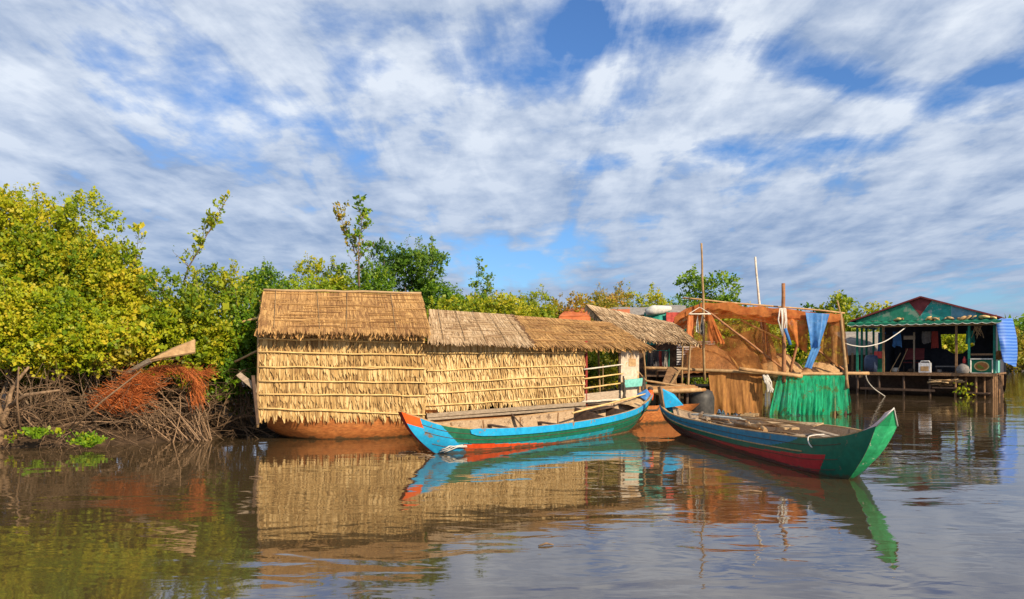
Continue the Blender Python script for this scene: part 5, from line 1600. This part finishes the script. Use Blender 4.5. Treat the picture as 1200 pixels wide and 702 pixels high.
# ================================================================== BANK, LEFT
def left_bank():
    # tangle of dead branches
    mb = MB()

    def twig(p, d, L, r_, depth):
        pts = [Vector(p)]
        dd = Vector(d).normalized()
        for i in range(4):
            dd = (dd + Vector((rnd(-.3, .3), rnd(-.3, .3), rnd(-.32, .2)))).normalized()
            pts.append(pts[-1] + dd * L / 4)
        tn = rnd(0.1, 1)
        mb.tube(pts, [r_, r_ * .9, r_ * .75, r_ * .6, r_ * .35], 4, 0, tn, cap=False)
        if depth > 0:
            for _ in range(random.choice([1, 2, 3])):
                q = random.choice(pts[1:4])
                twig(q, (dd.x + rnd(-1, 1), dd.y + rnd(-1, 1), dd.z + rnd(-.7, .7)), L * rnd(.4, .7), r_ * .6, depth - 1)
    for k in range(430):
        px = rnd(-60, 300)
        wl = np.interp(px, [-60, 0, 100, 200, 300], [15.6, 16.0, 16.1, 17.3, 18.6])
        Y = wl + rnd(-.15, 1.5)
        z = rnd(.0, 1.2) if Y > wl + .3 else rnd(-.1, .5)
        a = rnd(0, 6.28)
        twig(W(px, Y, z), (math.cos(a), math.sin(a) * .5 - .25, rnd(-.1, 1.0)), rnd(.6, 1.9), random.choice([rnd(.004, .010), rnd(.004, .010), rnd(.008, .022)]), 2)
    mb.build('brushwood', 'dead_twig', kind='stuff', label='tangle of bare dead branches along the water under the bushes', cat='brushwood')
    # arching dead stems under the orange net
    mb = MB()
    for k in range(70):
        c = P(205 + rnd(-45, 45), 515, 17.2 + rnd(-.4, .5)); c.z = rnd(-.1, .1)
        e = P(190 + rnd(-75, 65), rnd(440, 500), 17.1 + rnd(-.5, .3))
        m = c.lerp(e, .55) + Vector((rnd(-.3, .3), rnd(-.2, .1), rnd(.2, .5)))
        mb.tube([Vector(x) for x in catmull([c, c.lerp(m, .5) + Vector((rnd(-.1, .1), 0, .1)), m, e], 7)], [.013, .013, .012, .011, .010, .009, .007, .004], 4, 0, rnd(.4, 1), cap=False)
    mb.build('dead_shrub', 'dead_twig', label='grey-brown leafless shrub arching over the water below the orange net', cat='shrub')
    one(lambda m: (m.tube([Vector(x) for x in catmull([W(2, 16.0, -.2), W(0, 15.9, .35), W(10, 15.9, .8), W(14, 15.95, 1.15), W(34, 16.0, 1.6)], 12)], [.085 - .005 * q for q in range(13)], 7), m.tube([W(6, 15.9, .4), W(-8, 15.8, 1.1), W(-20, 15.8, 1.7)], [.07, .06, .04], 7), m.tube([W(10, 15.9, .8), W(30, 15.7, 1.05), W(70, 15.6, 1.15)], [.05, .04, .02], 6)),
        'dead_tree', 'dead_bark', label='pale dead trunk forking at the left edge over the water', cat='tree')
    for a, b, c, r_, lb in ((P(25, 512, 15.9), P(20, 470, 15.7), P(22, 430, 15.8), .022, 'thin upright dead pole near the left edge, beside the forked trunk'),
                            (P(75, 512, 15.8), P(120, 470, 15.6), P(165, 435, 16.2), .018, 'long slanting dead branch rising towards the leaning board')):
        one(lambda m: m.tube([a, b, c], [r_, r_, r_ * .7], 6), 'dead_branch', 'dead_twig', label=lb, cat='branch')
    # orange net thrown over the twigs
    t = thing('snagged_net', 'orange-red fishing net snagged on the dead branches of the bank', 'fishing net', P(170, 470, 16.9))
    mb = MB()

    def strand_patch(cx, cy, sx, sy, n, Y, flow):
        for k in range(n):
            x, y = random.gauss(cx, sx), random.gauss(cy, sy)
            p = P(x, y, Y + rnd(-.25, .15))
            v = Vector((flow[0] + rnd(-.5, .5), rnd(-.25, .25), flow[1] + rnd(-.5, .5))).normalized() * rnd(.08, .34)
            m_ = p + v * .5 + Vector((rnd(-.05, .05), rnd(-.04, .04), rnd(-.07, .05)))
            w = rnd(.002, .0065)
            mb.tube([p, m_, p + v], [w, w, w * .4], 3, cap=False)
    strand_patch(138, 466, 14, 7, 900, 16.6, (1, -.1))
    strand_patch(158, 449, 11, 5.5, 560, 16.7, (1, .3))
    strand_patch(118, 470, 8, 4, 150, 16.6, (1, -.2))
    for k in range(620):
        q = k / 620
        pts = [(172, 438), (190, 431), (212, 432), (226, 440), (232, 452), (228, 466)]
        x = np.interp(q * 5, range(6), [a for a, b in pts]); y = np.interp(q * 5, range(6), [b for a, b in pts])
        strand_patch(x, y, 4, 2.6, 1, 16.9, (1 - q, .2 - q * 1.4))
    strand_patch(236, 436, 6, 2, 90, 17.0, (1, 0))
    mb.build('net', 'net_red', t)
    # leaning board and bits
    t = thing('leaning_board', 'weathered broad board lying aslant above the orange snagged net', 'board', P(185, 425, 16.3))
    one(lambda m: m.slab([P(176, 423, 16.3), P(229, 414, 16.4), P(229, 399, 16.5), P(203, 409, 16.5)], .04), 'board', 'wood_tan2', t)
    one(lambda m: m.slab([P(142, 444, 17.0), P(178, 425, 16.5), P(176, 421, 16.55), P(146, 438, 17.1)], .04), 'board_end', 'wood_grey', t)
    one(lambda m: m.slab([P(277, 441, 17.1), P(301, 461, 17.0), P(301, 452, 17.05), P(282, 437, 17.15)], .04), 'plank', 'wood_grey', label='grey plank jutting from behind the straw wall, above the bank', cat='plank')
    one(lambda m: m.slab([P(294, 440, 16.95), P(300, 497, 16.95), P(303, 497, 17.0), P(298, 440, 17.0)], .03), 'plank', 'wood_dark', label='dark brown upright board against the left corner of the thatched hut', cat='plank')
    for a, b, r_, lb in ((P(278, 379, 18.2), P(304, 372, 18.0), .03, 'pale pole poking out from the left edge of the thatched roof, upper'), (P(275, 424, 17.5), P(302, 411, 17.4), .025, 'dark pole poking out beside the straw wall, lower')):
        one(lambda m: m.pole(a, b, r_), 'pole', 'bamboo' if 'pale' in lb else 'bamboo_dark', label=lb, cat='pole')
    # water plants
    for px, py, sz, n, lb, m_ in ((103, 517, .20, 170, 'bright green clump of water hyacinth at the foot of the bank', 'leaf_hyacinth'), (43, 507, .15, 90, 'yellow-green water plant clump nearer the left edge', 'leaf_hyacinth'), (70, 505, .09, 14, 'small yellowing water plant between the two larger clumps', 'leaf_yellow'), (15, 512, .10, 14, 'flat yellowing floating plant at the left edge', 'leaf_yellow')):
        Y = min(15.6, 1.72 * F / (py + 5 - HZ))
        c = P(px, py + 5, Y)
        c.z = max(.02, c.z)
        t = thing('water_plant', lb, 'water plant', c, 'water plants along the bank')
        ps = np.array([[c.x + random.gauss(0, sz * .75), c.y + random.gauss(0, sz * .6), .03 + c.z + abs(random.gauss(0, sz * .42))] for _ in range(n)])
        ax = ps - np.array([c.x, c.y, c.z - .15]); ax += RNG.normal(size=ax.shape) * .12
        leaves('leaves', ps, ax, np.full(n, .085) * (0.6 + .6 * RNG.random(n)), np.clip(.5 + .28 * RNG.normal(size=n), 0, 1), m_, t, width=.42)
        mb = MB()
        for p in ps[::3]:
            mb.tube([c + Vector((rnd(-.08, .08), rnd(-.05, .05), -.03)), Vector(p)], [.008, .005], 4)
        mb.build('stalks', 'leaf_hyacinth', t)
    t = thing('water_plant', 'green water weed clinging to the stilts of the green house', 'water plant', W(1131, 35.4, 0), 'water plants along the bank')
    n = 60
    c = W(1131, 35.3, .25)
    ps = np.array([[c.x + random.gauss(0, .22), c.y + random.gauss(0, .1), c.z + random.gauss(0, .18)] for _ in range(n)])
    leaves('leaves', ps, RNG.normal(size=(n, 3)), np.full(n, .14), np.clip(.4 + .3 * RNG.normal(size=n), 0, 1), 'leaf_lime', t)


def floating_bits():
    for k, (px, py, L_, a) in enumerate(((478, 531, .35, .1), (492, 533, .28, -.2), (470, 534, .2, .3), (500, 536, .3, .05), (1005, 540, .25, .4), (880, 577, .3, .1), (300, 560, .22, -.2), (640, 640, .15, .3))):
        Y = CH * F / (py - HZ)
        c = W(px, Y, .008)
        v = Vector((math.cos(a), math.sin(a), 0)) * L_ / 2
        one(lambda m: m.tube([c - v, c + Vector((0, .03, .012)), c + v], [.008, .012, .006], 5), 'floating_twig', 'dead_bark', label='small dark twig floating on the open water before the boats', cat='twig', group='twigs floating on the water')


left_bank()
floating_bits()


def vegetation():
    G1 = 'bushes along the left bank'
    G2 = 'bushes behind the thatched huts'
    G3 = 'far trees beyond the floating houses'
    b = bush
    # left mass, back row first
    b('tall yellow-green bush cut by the left edge, highest of the bank bushes', -15, 212, 18.2, 3.4, 1.3, 'leaf_yellow', group=G1, shoots=6)
    b('tall bush with a ragged top just right of the highest bush', 62, 228, 18.6, 3.6, 1.2, 'leaf_yellow', group=G1, shoots=9)
    b('broad lime green bush in the middle of the left bank mass', 70, 268, 17.9, 3.8, 1.3, 'leaf_lime', group=G1, shoots=6, nblob=26)
    b('bush with thin yellowish shoots left of the feathery one', 118, 296, 18.0, 2.6, 1.2, 'leaf_yellow', group=G1, shoots=7)
    b('feathery upright bush with bare-tipped yellow shoots', 168, 292, 18.6, 2.2, 1.2, 'leaf_yellow', group=G1, shoots=12, gap=.9)
    b('low rounded bush before the leaning slender tree', 212, 318, 18.2, 2.3, 1.1, 'leaf_lime', group=G1, shoots=5)
    b('green bush at the left corner of the thatched hut', 268, 308, 19.0, 1.9, 1.1, 'leaf_lime', group=G1, shoots=5)
    b('wide green bush continuing the bank beyond the left edge', -140, 225, 18.0, 4.2, 1.0, 'leaf_lime', group=G1, shoots=6)
    b('lower yellow-green bush at the end of the bank beyond the left edge', -125, 330, 16.2, 3.2, .9, 'leaf_yellow', group=G1, shoots=3, depth=1.4)
    # front row hanging over the brushwood
    b('yellow bush hanging over the brushwood at the left edge', 18, 318, 16.6, 2.4, 1.55, 'leaf_yellow', group=G1, shoots=2, depth=1.2)
    b('yellowing bush over the brushwood between edge and orange net', 92, 338, 16.9, 2.1, 1.6, 'leaf_yellow', group=G1, shoots=3, depth=1.2)
    b('low yellow-green bush above the leaning board', 158, 358, 17.4, 1.9, 1.65, 'leaf_yellow', group=G1, shoots=3, depth=1.2)
    b('lime green bush right of the leaning board', 225, 352, 17.9, 1.8, 1.45, 'leaf_lime', group=G1, shoots=3, depth=1.2)
    b('dark green bush squeezed against the straw wall', 275, 355, 18.4, 1.4, 0.9, 'leaf_green', group=G1, shoots=2, depth=1.2)
    b('rusty brown dying bush just above the snagged net', 140, 398, 16.95, 1.1, 1.5, 'leaf_rust', group=G1, shoots=2, depth=.7, dens=.7)
    b('small yellow bush at the far left over the water', 40, 402, 16.3, 1.3, 1.45, 'leaf_yellow', group=G1, shoots=2, depth=.7, dens=.8)
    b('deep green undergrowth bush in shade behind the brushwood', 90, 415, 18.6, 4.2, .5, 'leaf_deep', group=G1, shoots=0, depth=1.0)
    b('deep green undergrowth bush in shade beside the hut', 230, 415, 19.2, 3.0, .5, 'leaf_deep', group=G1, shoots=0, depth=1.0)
    sapling('slender leaning tree with sparse leaves standing high above the bank bushes', [W(207, 18.6, .4), P(214, 340, 18.6), P(232, 295, 18.5), P(250, 262, 18.5), P(266, 232, 18.5)], .03, 26, 'leaf_lime', .075)
    sapling('slim bare-stemmed shoot with few leaves left of the slender leaning tree', [W(160, 18.4, .4), P(158, 340, 18.4), P(160, 300, 18.4), P(163, 268, 18.4)], .02, 14, 'leaf_yellow', .075)
    sapling('slim twig tree poking above the second bush from the left edge', [W(88, 18.6, .4), P(85, 320, 18.6), P(84, 270, 18.6), P(92, 236, 18.6)], .022, 16, 'leaf_lime', .08)
    # behind the huts
    b('bright green bush rising over the left end of the tall thatched roof', 322, 312, 22.6, 2.2, 1.0, 'leaf_green', group=G2)
    b('broad green bush over the middle of the tall thatched roof', 375, 306, 23.2, 2.3, 1.2, 'leaf_lime', group=G2)
    b('green bush at the foot of the tall twiggy tree', 425, 305, 24.0, 2.2, 1.2, 'leaf_green', group=G2)
    sapling('tall twiggy tree with a forked top above the thatched roof', [W(422, 23.2, .5), P(421, 330, 23.2), P(420, 290, 23.2), P(424, 262, 23.2), P(418, 233, 23.2)], .04, 32, 'leaf_green', .085, nleaf=8)
    sapling('thin twig tree leaning left beside the tall forked twiggy tree', [W(421, 23.3, .5), P(420, 325, 23.3), P(412, 285, 23.3), P(402, 262, 23.3), P(395, 240, 23.3)], .03, 18, 'leaf_rust', .08)
    b('spreading dark green tree top behind the right end of the tall thatched roof', 470, 283, 25.0, 2.6, 1.3, 'leaf_deep', group=G2, gap=.85, cat='tree', name='tree')
    b('dark green tree top with side branches reaching right', 500, 292, 25.6, 1.5, 2.4, 'leaf_deep', group=G2, gap=.85, cat='tree', name='tree')
    b('green bush between the tall thatched roof and the long low one', 520, 328, 24.6, 2.2, 1.1, 'leaf_green', group=G2)
    b('rounded dark green bush over the grey part of the long thatched roof', 566, 318, 26.0, 1.8, 1.3, 'leaf_deep', group=G2)
    b('low lime bush just over the ridge of the long thatched roof', 545, 348, 24.2, 2.4, 1.1, 'leaf_lime', group=G2, shoots=2)
    b('yellow-green bush right of the rounded dark one', 620, 340, 27.5, 2.6, 1.2, 'leaf_lime', group=G2)
    b('olive bush above the middle of the long thatched roof', 662, 346, 28.5, 2.3, 1.2, 'leaf_rust', group=G2)
    b('green bush showing through the porch of the long houseboat', 688, 400, 25.2, 1.4, .7, 'leaf_lime', group=G2, shoots=1)
    b('feathery olive reed bush behind the lean-to peak', 712, 340, 32.0, 2.4, 1.0, 'leaf_rust', group=G2, shoots=14, gap=.85)
    b('feathery yellow reed bush between lean-to and net rack', 752, 342, 33.0, 2.6, 1.0, 'leaf_yellow', group=G2, shoots=14, gap=.85)
    b('low green bush behind the left end of the net awning', 790, 346, 34.0, 2.4, 1.0, 'leaf_green', group=G2, shoots=4)
    b('round green tree behind the thin tall pole', 832, 322, 36.0, 3.0, 1.2, 'leaf_green', group=G2, cat='tree', name='tree', shoots=6, leaf=.10)
    b('yellow-green bush seen through the fishing nets', 865, 362, 34.5, 3.2, .8, 'leaf_lime', group=G2, shoots=4, leaf=.10)
    b('low green bush seen between net rack and reddish pole', 925, 378, 36.0, 3.0, .8, 'leaf_green', group=G2, shoots=4, leaf=.10)
    b('long mass of bright green shrubs filling the bank behind the tall thatched roof', 400, 322, 21.8, 5.5, .5, 'leaf_green', group=G2, shoots=6, depth=1.6, nblob=26)
    b('long low mass of lime green shrubs behind the long thatched roof', 560, 346, 23.4, 4.2, .5, 'leaf_lime', group=G2, shoots=6, depth=1.4, nblob=22)
    b('long low mass of olive shrubs behind the far end of the long thatched roof', 665, 356, 28.5, 4.6, .5, 'leaf_rust', group=G2, shoots=8, depth=1.4, nblob=20)
    b('low yellow-green shrubs filling the bank between lean-to and net rack', 755, 356, 32.0, 5.5, .5, 'leaf_lime', group=G2, shoots=10, depth=1.4, nblob=22)
    b('low green shrubs filling the bank behind the fishing nets', 890, 372, 35.0, 6.5, .5, 'leaf_yellow', group=G2, shoots=6, depth=1.4, nblob=24, leaf=.10)
    # far trees
    b('bright green tree left of the green house roof, behind the grey boat', 1000, 349, 52, 5.0, .9, 'leaf_lime', group=G3, leaf=.15, cat='tree', name='tree', shoots=6)
    b('smaller tree between the net rack and the bright green tree', 958, 360, 52, 3.6, .9, 'leaf_green', group=G3, leaf=.15, cat='tree', name='tree', shoots=5)
    b('yellow-green tree seen through the hole in the green house', 1112, 375, 58, 5.5, .8, 'leaf_yellow', group=G3, leaf=.16, cat='tree', name='tree', shoots=3)
    b('green tree seen through the left porch posts of the green house', 1040, 392, 58, 6.0, .8, 'leaf_lime', group=G3, leaf=.16, cat='tree', name='tree', shoots=3)
    b('green tree right of the striped tarpaulin, at the right edge', 1192, 374, 100, 8.0, .8, 'leaf_green', group=G3, leaf=.25, cat='tree', name='tree', shoots=5)
    b('lower brownish tree on the far bank right of the green house', 1176, 388, 96, 6.0, .6, 'leaf_rust', group=G3, leaf=.25, cat='tree', name='tree', shoots=3)
    b('rust-brown bush on the far shore at the right edge', 1200, 404, 97, 7.0, .3, 'leaf_rust', group=G3, leaf=.25, shoots=3)
    # far treeline further along the bank, one mass
    mb_t = thing('treeline', 'distant band of trees along the far bank', 'treeline', (120, 150, .9))
    mb_t['kind'] = 'stuff'
    n = 5200
    q = RNG.random(n)
    X = 70 + 330 * q; Y = 112 + 150 * q + RNG.random(n) * 6
    hgt = 5.5 + 1.6 * np.sin(X * .35) + .9 * np.sin(X * .9)
    Z = .6 + hgt * np.sqrt(RNG.random(n))
    leaves('crown', np.stack([X, Y, Z], 1), RNG.normal(size=(n, 3)), np.full(n, 1.3), np.clip(.45 + .25 * RNG.normal(size=n), 0, 1), 'leaf_green', mb_t)


vegetation()


# ================================================================== LIGHT, SKY, CAMERA
SUN_AZ = Vector((0.66, -0.75)).normalized()
SUN_EL = R(30)


def lighting():
    w = bpy.data.worlds.new('World')
    SC.world = w
    w.use_nodes = True
    nt = w.node_tree
    N, L = nt.nodes, nt.links
    bg = N['Background']
    bg.inputs['Strength'].default_value = 0.10
    sky = N.new('ShaderNodeTexSky')
    sky.sky_type = 'NISHITA'
    sky.sun_disc = False
    sky.sun_elevation = SUN_EL
    sky.sun_rotation = math.atan2(SUN_AZ.x, SUN_AZ.y)
    sky.dust_density = 0.6
    sky.ozone_density = 2.0
    tc = N.new('ShaderNodeTexCoord')
    sp = N.new('ShaderNodeSeparateXYZ')
    L.new(tc.outputs['Generated'], sp.inputs[0])

    def math_(op, a, b=None, clamp=False):
        n = N.new('ShaderNodeMath'); n.operation = op; n.use_clamp = clamp
        for i, x in enumerate((a, b)):
            if x is None: continue
            if isinstance(x, (int, float)): n.inputs[i].default_value = x
            else: L.new(x, n.inputs[i])
        return n.outputs[0]
    zc = math_('ADD', math_('MAXIMUM', sp.outputs['Z'], 0.0), 0.10)
    u = math_('DIVIDE', sp.outputs['X'], zc)
    v = math_('DIVIDE', sp.outputs['Y'], zc)
    cb = N.new('ShaderNodeCombineXYZ')
    L.new(u, cb.inputs[0]); L.new(v, cb.inputs[1])

    def noise_(scale, detail, rough, dist, loc, stretch, rot=0):
        mp = N.new('ShaderNodeMapping')
        mp.inputs['Location'].default_value = loc
        mp.inputs['Rotation'].default_value = (0, 0, R(rot))
        mp.inputs['Scale'].default_value = stretch
        L.new(cb.outputs[0], mp.inputs['Vector'])
        n = N.new('ShaderNodeTexNoise')
        n.inputs['Scale'].default_value = scale; n.inputs['Detail'].default_value = detail
        n.inputs['Roughness'].default_value = rough; n.inputs['Distortion'].default_value = dist
        L.new(mp.outputs[0], n.inputs['Vector'])
        return n.outputs['Fac']
    n1 = noise_(1.3, 6, 0.55, 0.2, (3.1, 1.7, 0), (1.0, 0.55, 1), 18)
    n2 = noise_(4.4, 9, 0.60, 0.15, (7.7, 2.2, 0), (1.0, 0.80, 1), 24)
    n4 = noise_(2.6, 7, 0.55, 0.6, (2.7, 5.2, 0), (1.5, 0.36, 1), -8)
    cov = math_('ADD', math_('ADD', math_('MULTIPLY', n1, 0.40), math_('MULTIPLY', n2, 0.27)), math_('MULTIPLY', n4, 0.33))
    # openings in the cloud deck, fixed in the sky
    def hole(cx, cy, rx, ry, amt, rot=0):
        mp = N.new('ShaderNodeMapping'); mp.vector_type = 'TEXTURE'
        mp.inputs['Location'].default_value = (cx, cy, 0); mp.inputs['Scale'].default_value = (rx, ry, 1); mp.inputs['Rotation'].default_value = (0, 0, R(rot))
        L.new(cb.outputs[0], mp.inputs['Vector'])
        le = N.new('ShaderNodeVectorMath'); le.operation = 'LENGTH'
        L.new(mp.outputs[0], le.inputs[0])
        f = math_('SUBTRACT', 1.0, le.outputs['Value'], True)
        return math_('MULTIPLY', f, amt)

    def uv(px, py):
        d = Vector(((px - 600) / F, 1, (HZ - py) / F)).normalized()
        z = max(0, d.z) + .10
        return d.x / z, d.y / z
    tot = None
    for px, py, rx, ry, amt, rot in ((985, 92, .65, .16, .17, 25), (640, 80, .36, .7, .14, 0), (690, 20, .2, .3, .06, 0), (870, 180, .30, .30, .14, 0), (1180, 90, .25, .2, .12, 0), (590, 305, 1.0, 1.5, .15, 0), (990, 165, .2, .2, .12, 0), (440, 85, .2, .2, .08, 0), (680, 190, .35, .22, .10, 0), (200, 300, 1.2, 1.2, -.10, 0), (1195, 350, 1.4, 1.6, .10, 0)):
        h = hole(*uv(px, py), rx, ry, amt, rot)
        tot = h if tot is None else math_('ADD', tot, h)
    cov = math_('SUBTRACT', cov, tot)
    rp = N.new('ShaderNodeValToRGB')
    rp.color_ramp.elements[0].position = 0.36; rp.color_ramp.elements[0].color = (0, 0, 0, 1)
    rp.color_ramp.elements[1].position = 0.47; rp.color_ramp.elements[1].color = (1, 1, 1, 1)
    L.new(cov, rp.inputs['Fac'])
    # bright and grey parts of the clouds
    n3 = noise_(2.2, 8, 0.55, 0.2, (1.3, 9.2, 0), (1.0, 0.6, 1), -14)
    sh = math_('ADD', math_('MULTIPLY', n3, .34), math_('ADD', math_('MULTIPLY', n2, .33), math_('MULTIPLY', n4, .33)))
    cr = N.new('ShaderNodeValToRGB')
    cr.color_ramp.elements[0].position = 0.42; cr.color_ramp.elements[0].color = (2.6, 3.4, 4.9, 1)
    cr.color_ramp.elements[1].position = 0.57; cr.color_ramp.elements[1].color = (6.5, 7.0, 7.7, 1)
    L.new(sh, cr.inputs['Fac'])
    # low clouds near the horizon are bluer and darker
    hz = math_('MULTIPLY', math_('SUBTRACT', 1.0, math_('MULTIPLY', sp.outputs['Z'], 3.6), True), .85)
    mxh = N.new('ShaderNodeMix'); mxh.data_type = 'RGBA'
    L.new(hz, mxh.inputs['Factor']); L.new(cr.outputs['Color'], mxh.inputs['A']); mxh.inputs['B'].default_value = (1.8, 2.6, 4.2, 1)
    # deep blue of the clear sky
    tint = N.new('ShaderNodeMix'); tint.data_type = 'RGBA'; tint.blend_type = 'MULTIPLY'; tint.inputs['Factor'].default_value = 1
    L.new(sky.outputs['Color'], tint.inputs['A']); tint.inputs['B'].default_value = (0.55, 0.82, 1.18, 1)
    mx = N.new('ShaderNodeMix'); mx.data_type = 'RGBA'
    L.new(math_('MULTIPLY', rp.outputs['Color'], .93), mx.inputs['Factor'])
    L.new(tint.outputs['Result'], mx.inputs['A']); L.new(mxh.outputs['Result'], mx.inputs['B'])
    L.new(mx.outputs['Result'], bg.inputs['Color'])
    s = bpy.data.lights.new('sun', 'SUN')
    s.energy = 5.0; s.angle = R(0.6); s.color = (1.0, 0.82, 0.58)
    so = bpy.data.objects.new('sun', s)
    COL.objects.link(so)
    v = Vector((SUN_AZ.x * math.cos(SUN_EL), SUN_AZ.y * math.cos(SUN_EL), math.sin(SUN_EL)))
    so.rotation_euler = v.to_track_quat('Z', 'Y').to_euler()
    so.location = v * 60


lighting()

cam = bpy.data.cameras.new('camera')
cam.sensor_width = 36
cam.lens = F / 1200 * 36
cam.shift_y = (HZ - 351) / 1200
cam.clip_end = 5000
co = bpy.data.objects.new('camera', cam)
co.location = (0, 0, CH)
co.rotation_euler = (R(90), 0, 0)
COL.objects.link(co)
SC.camera = co
SC.view_settings.view_transform = 'Standard'
SC.view_settings.look = 'None'
SC.view_settings.exposure = 0.35
SC.view_settings.gamma = 1.0
SC.cycles.max_bounces = 8
SC.cycles.transparent_max_bounces = 12
SC.cycles.use_denoising = True
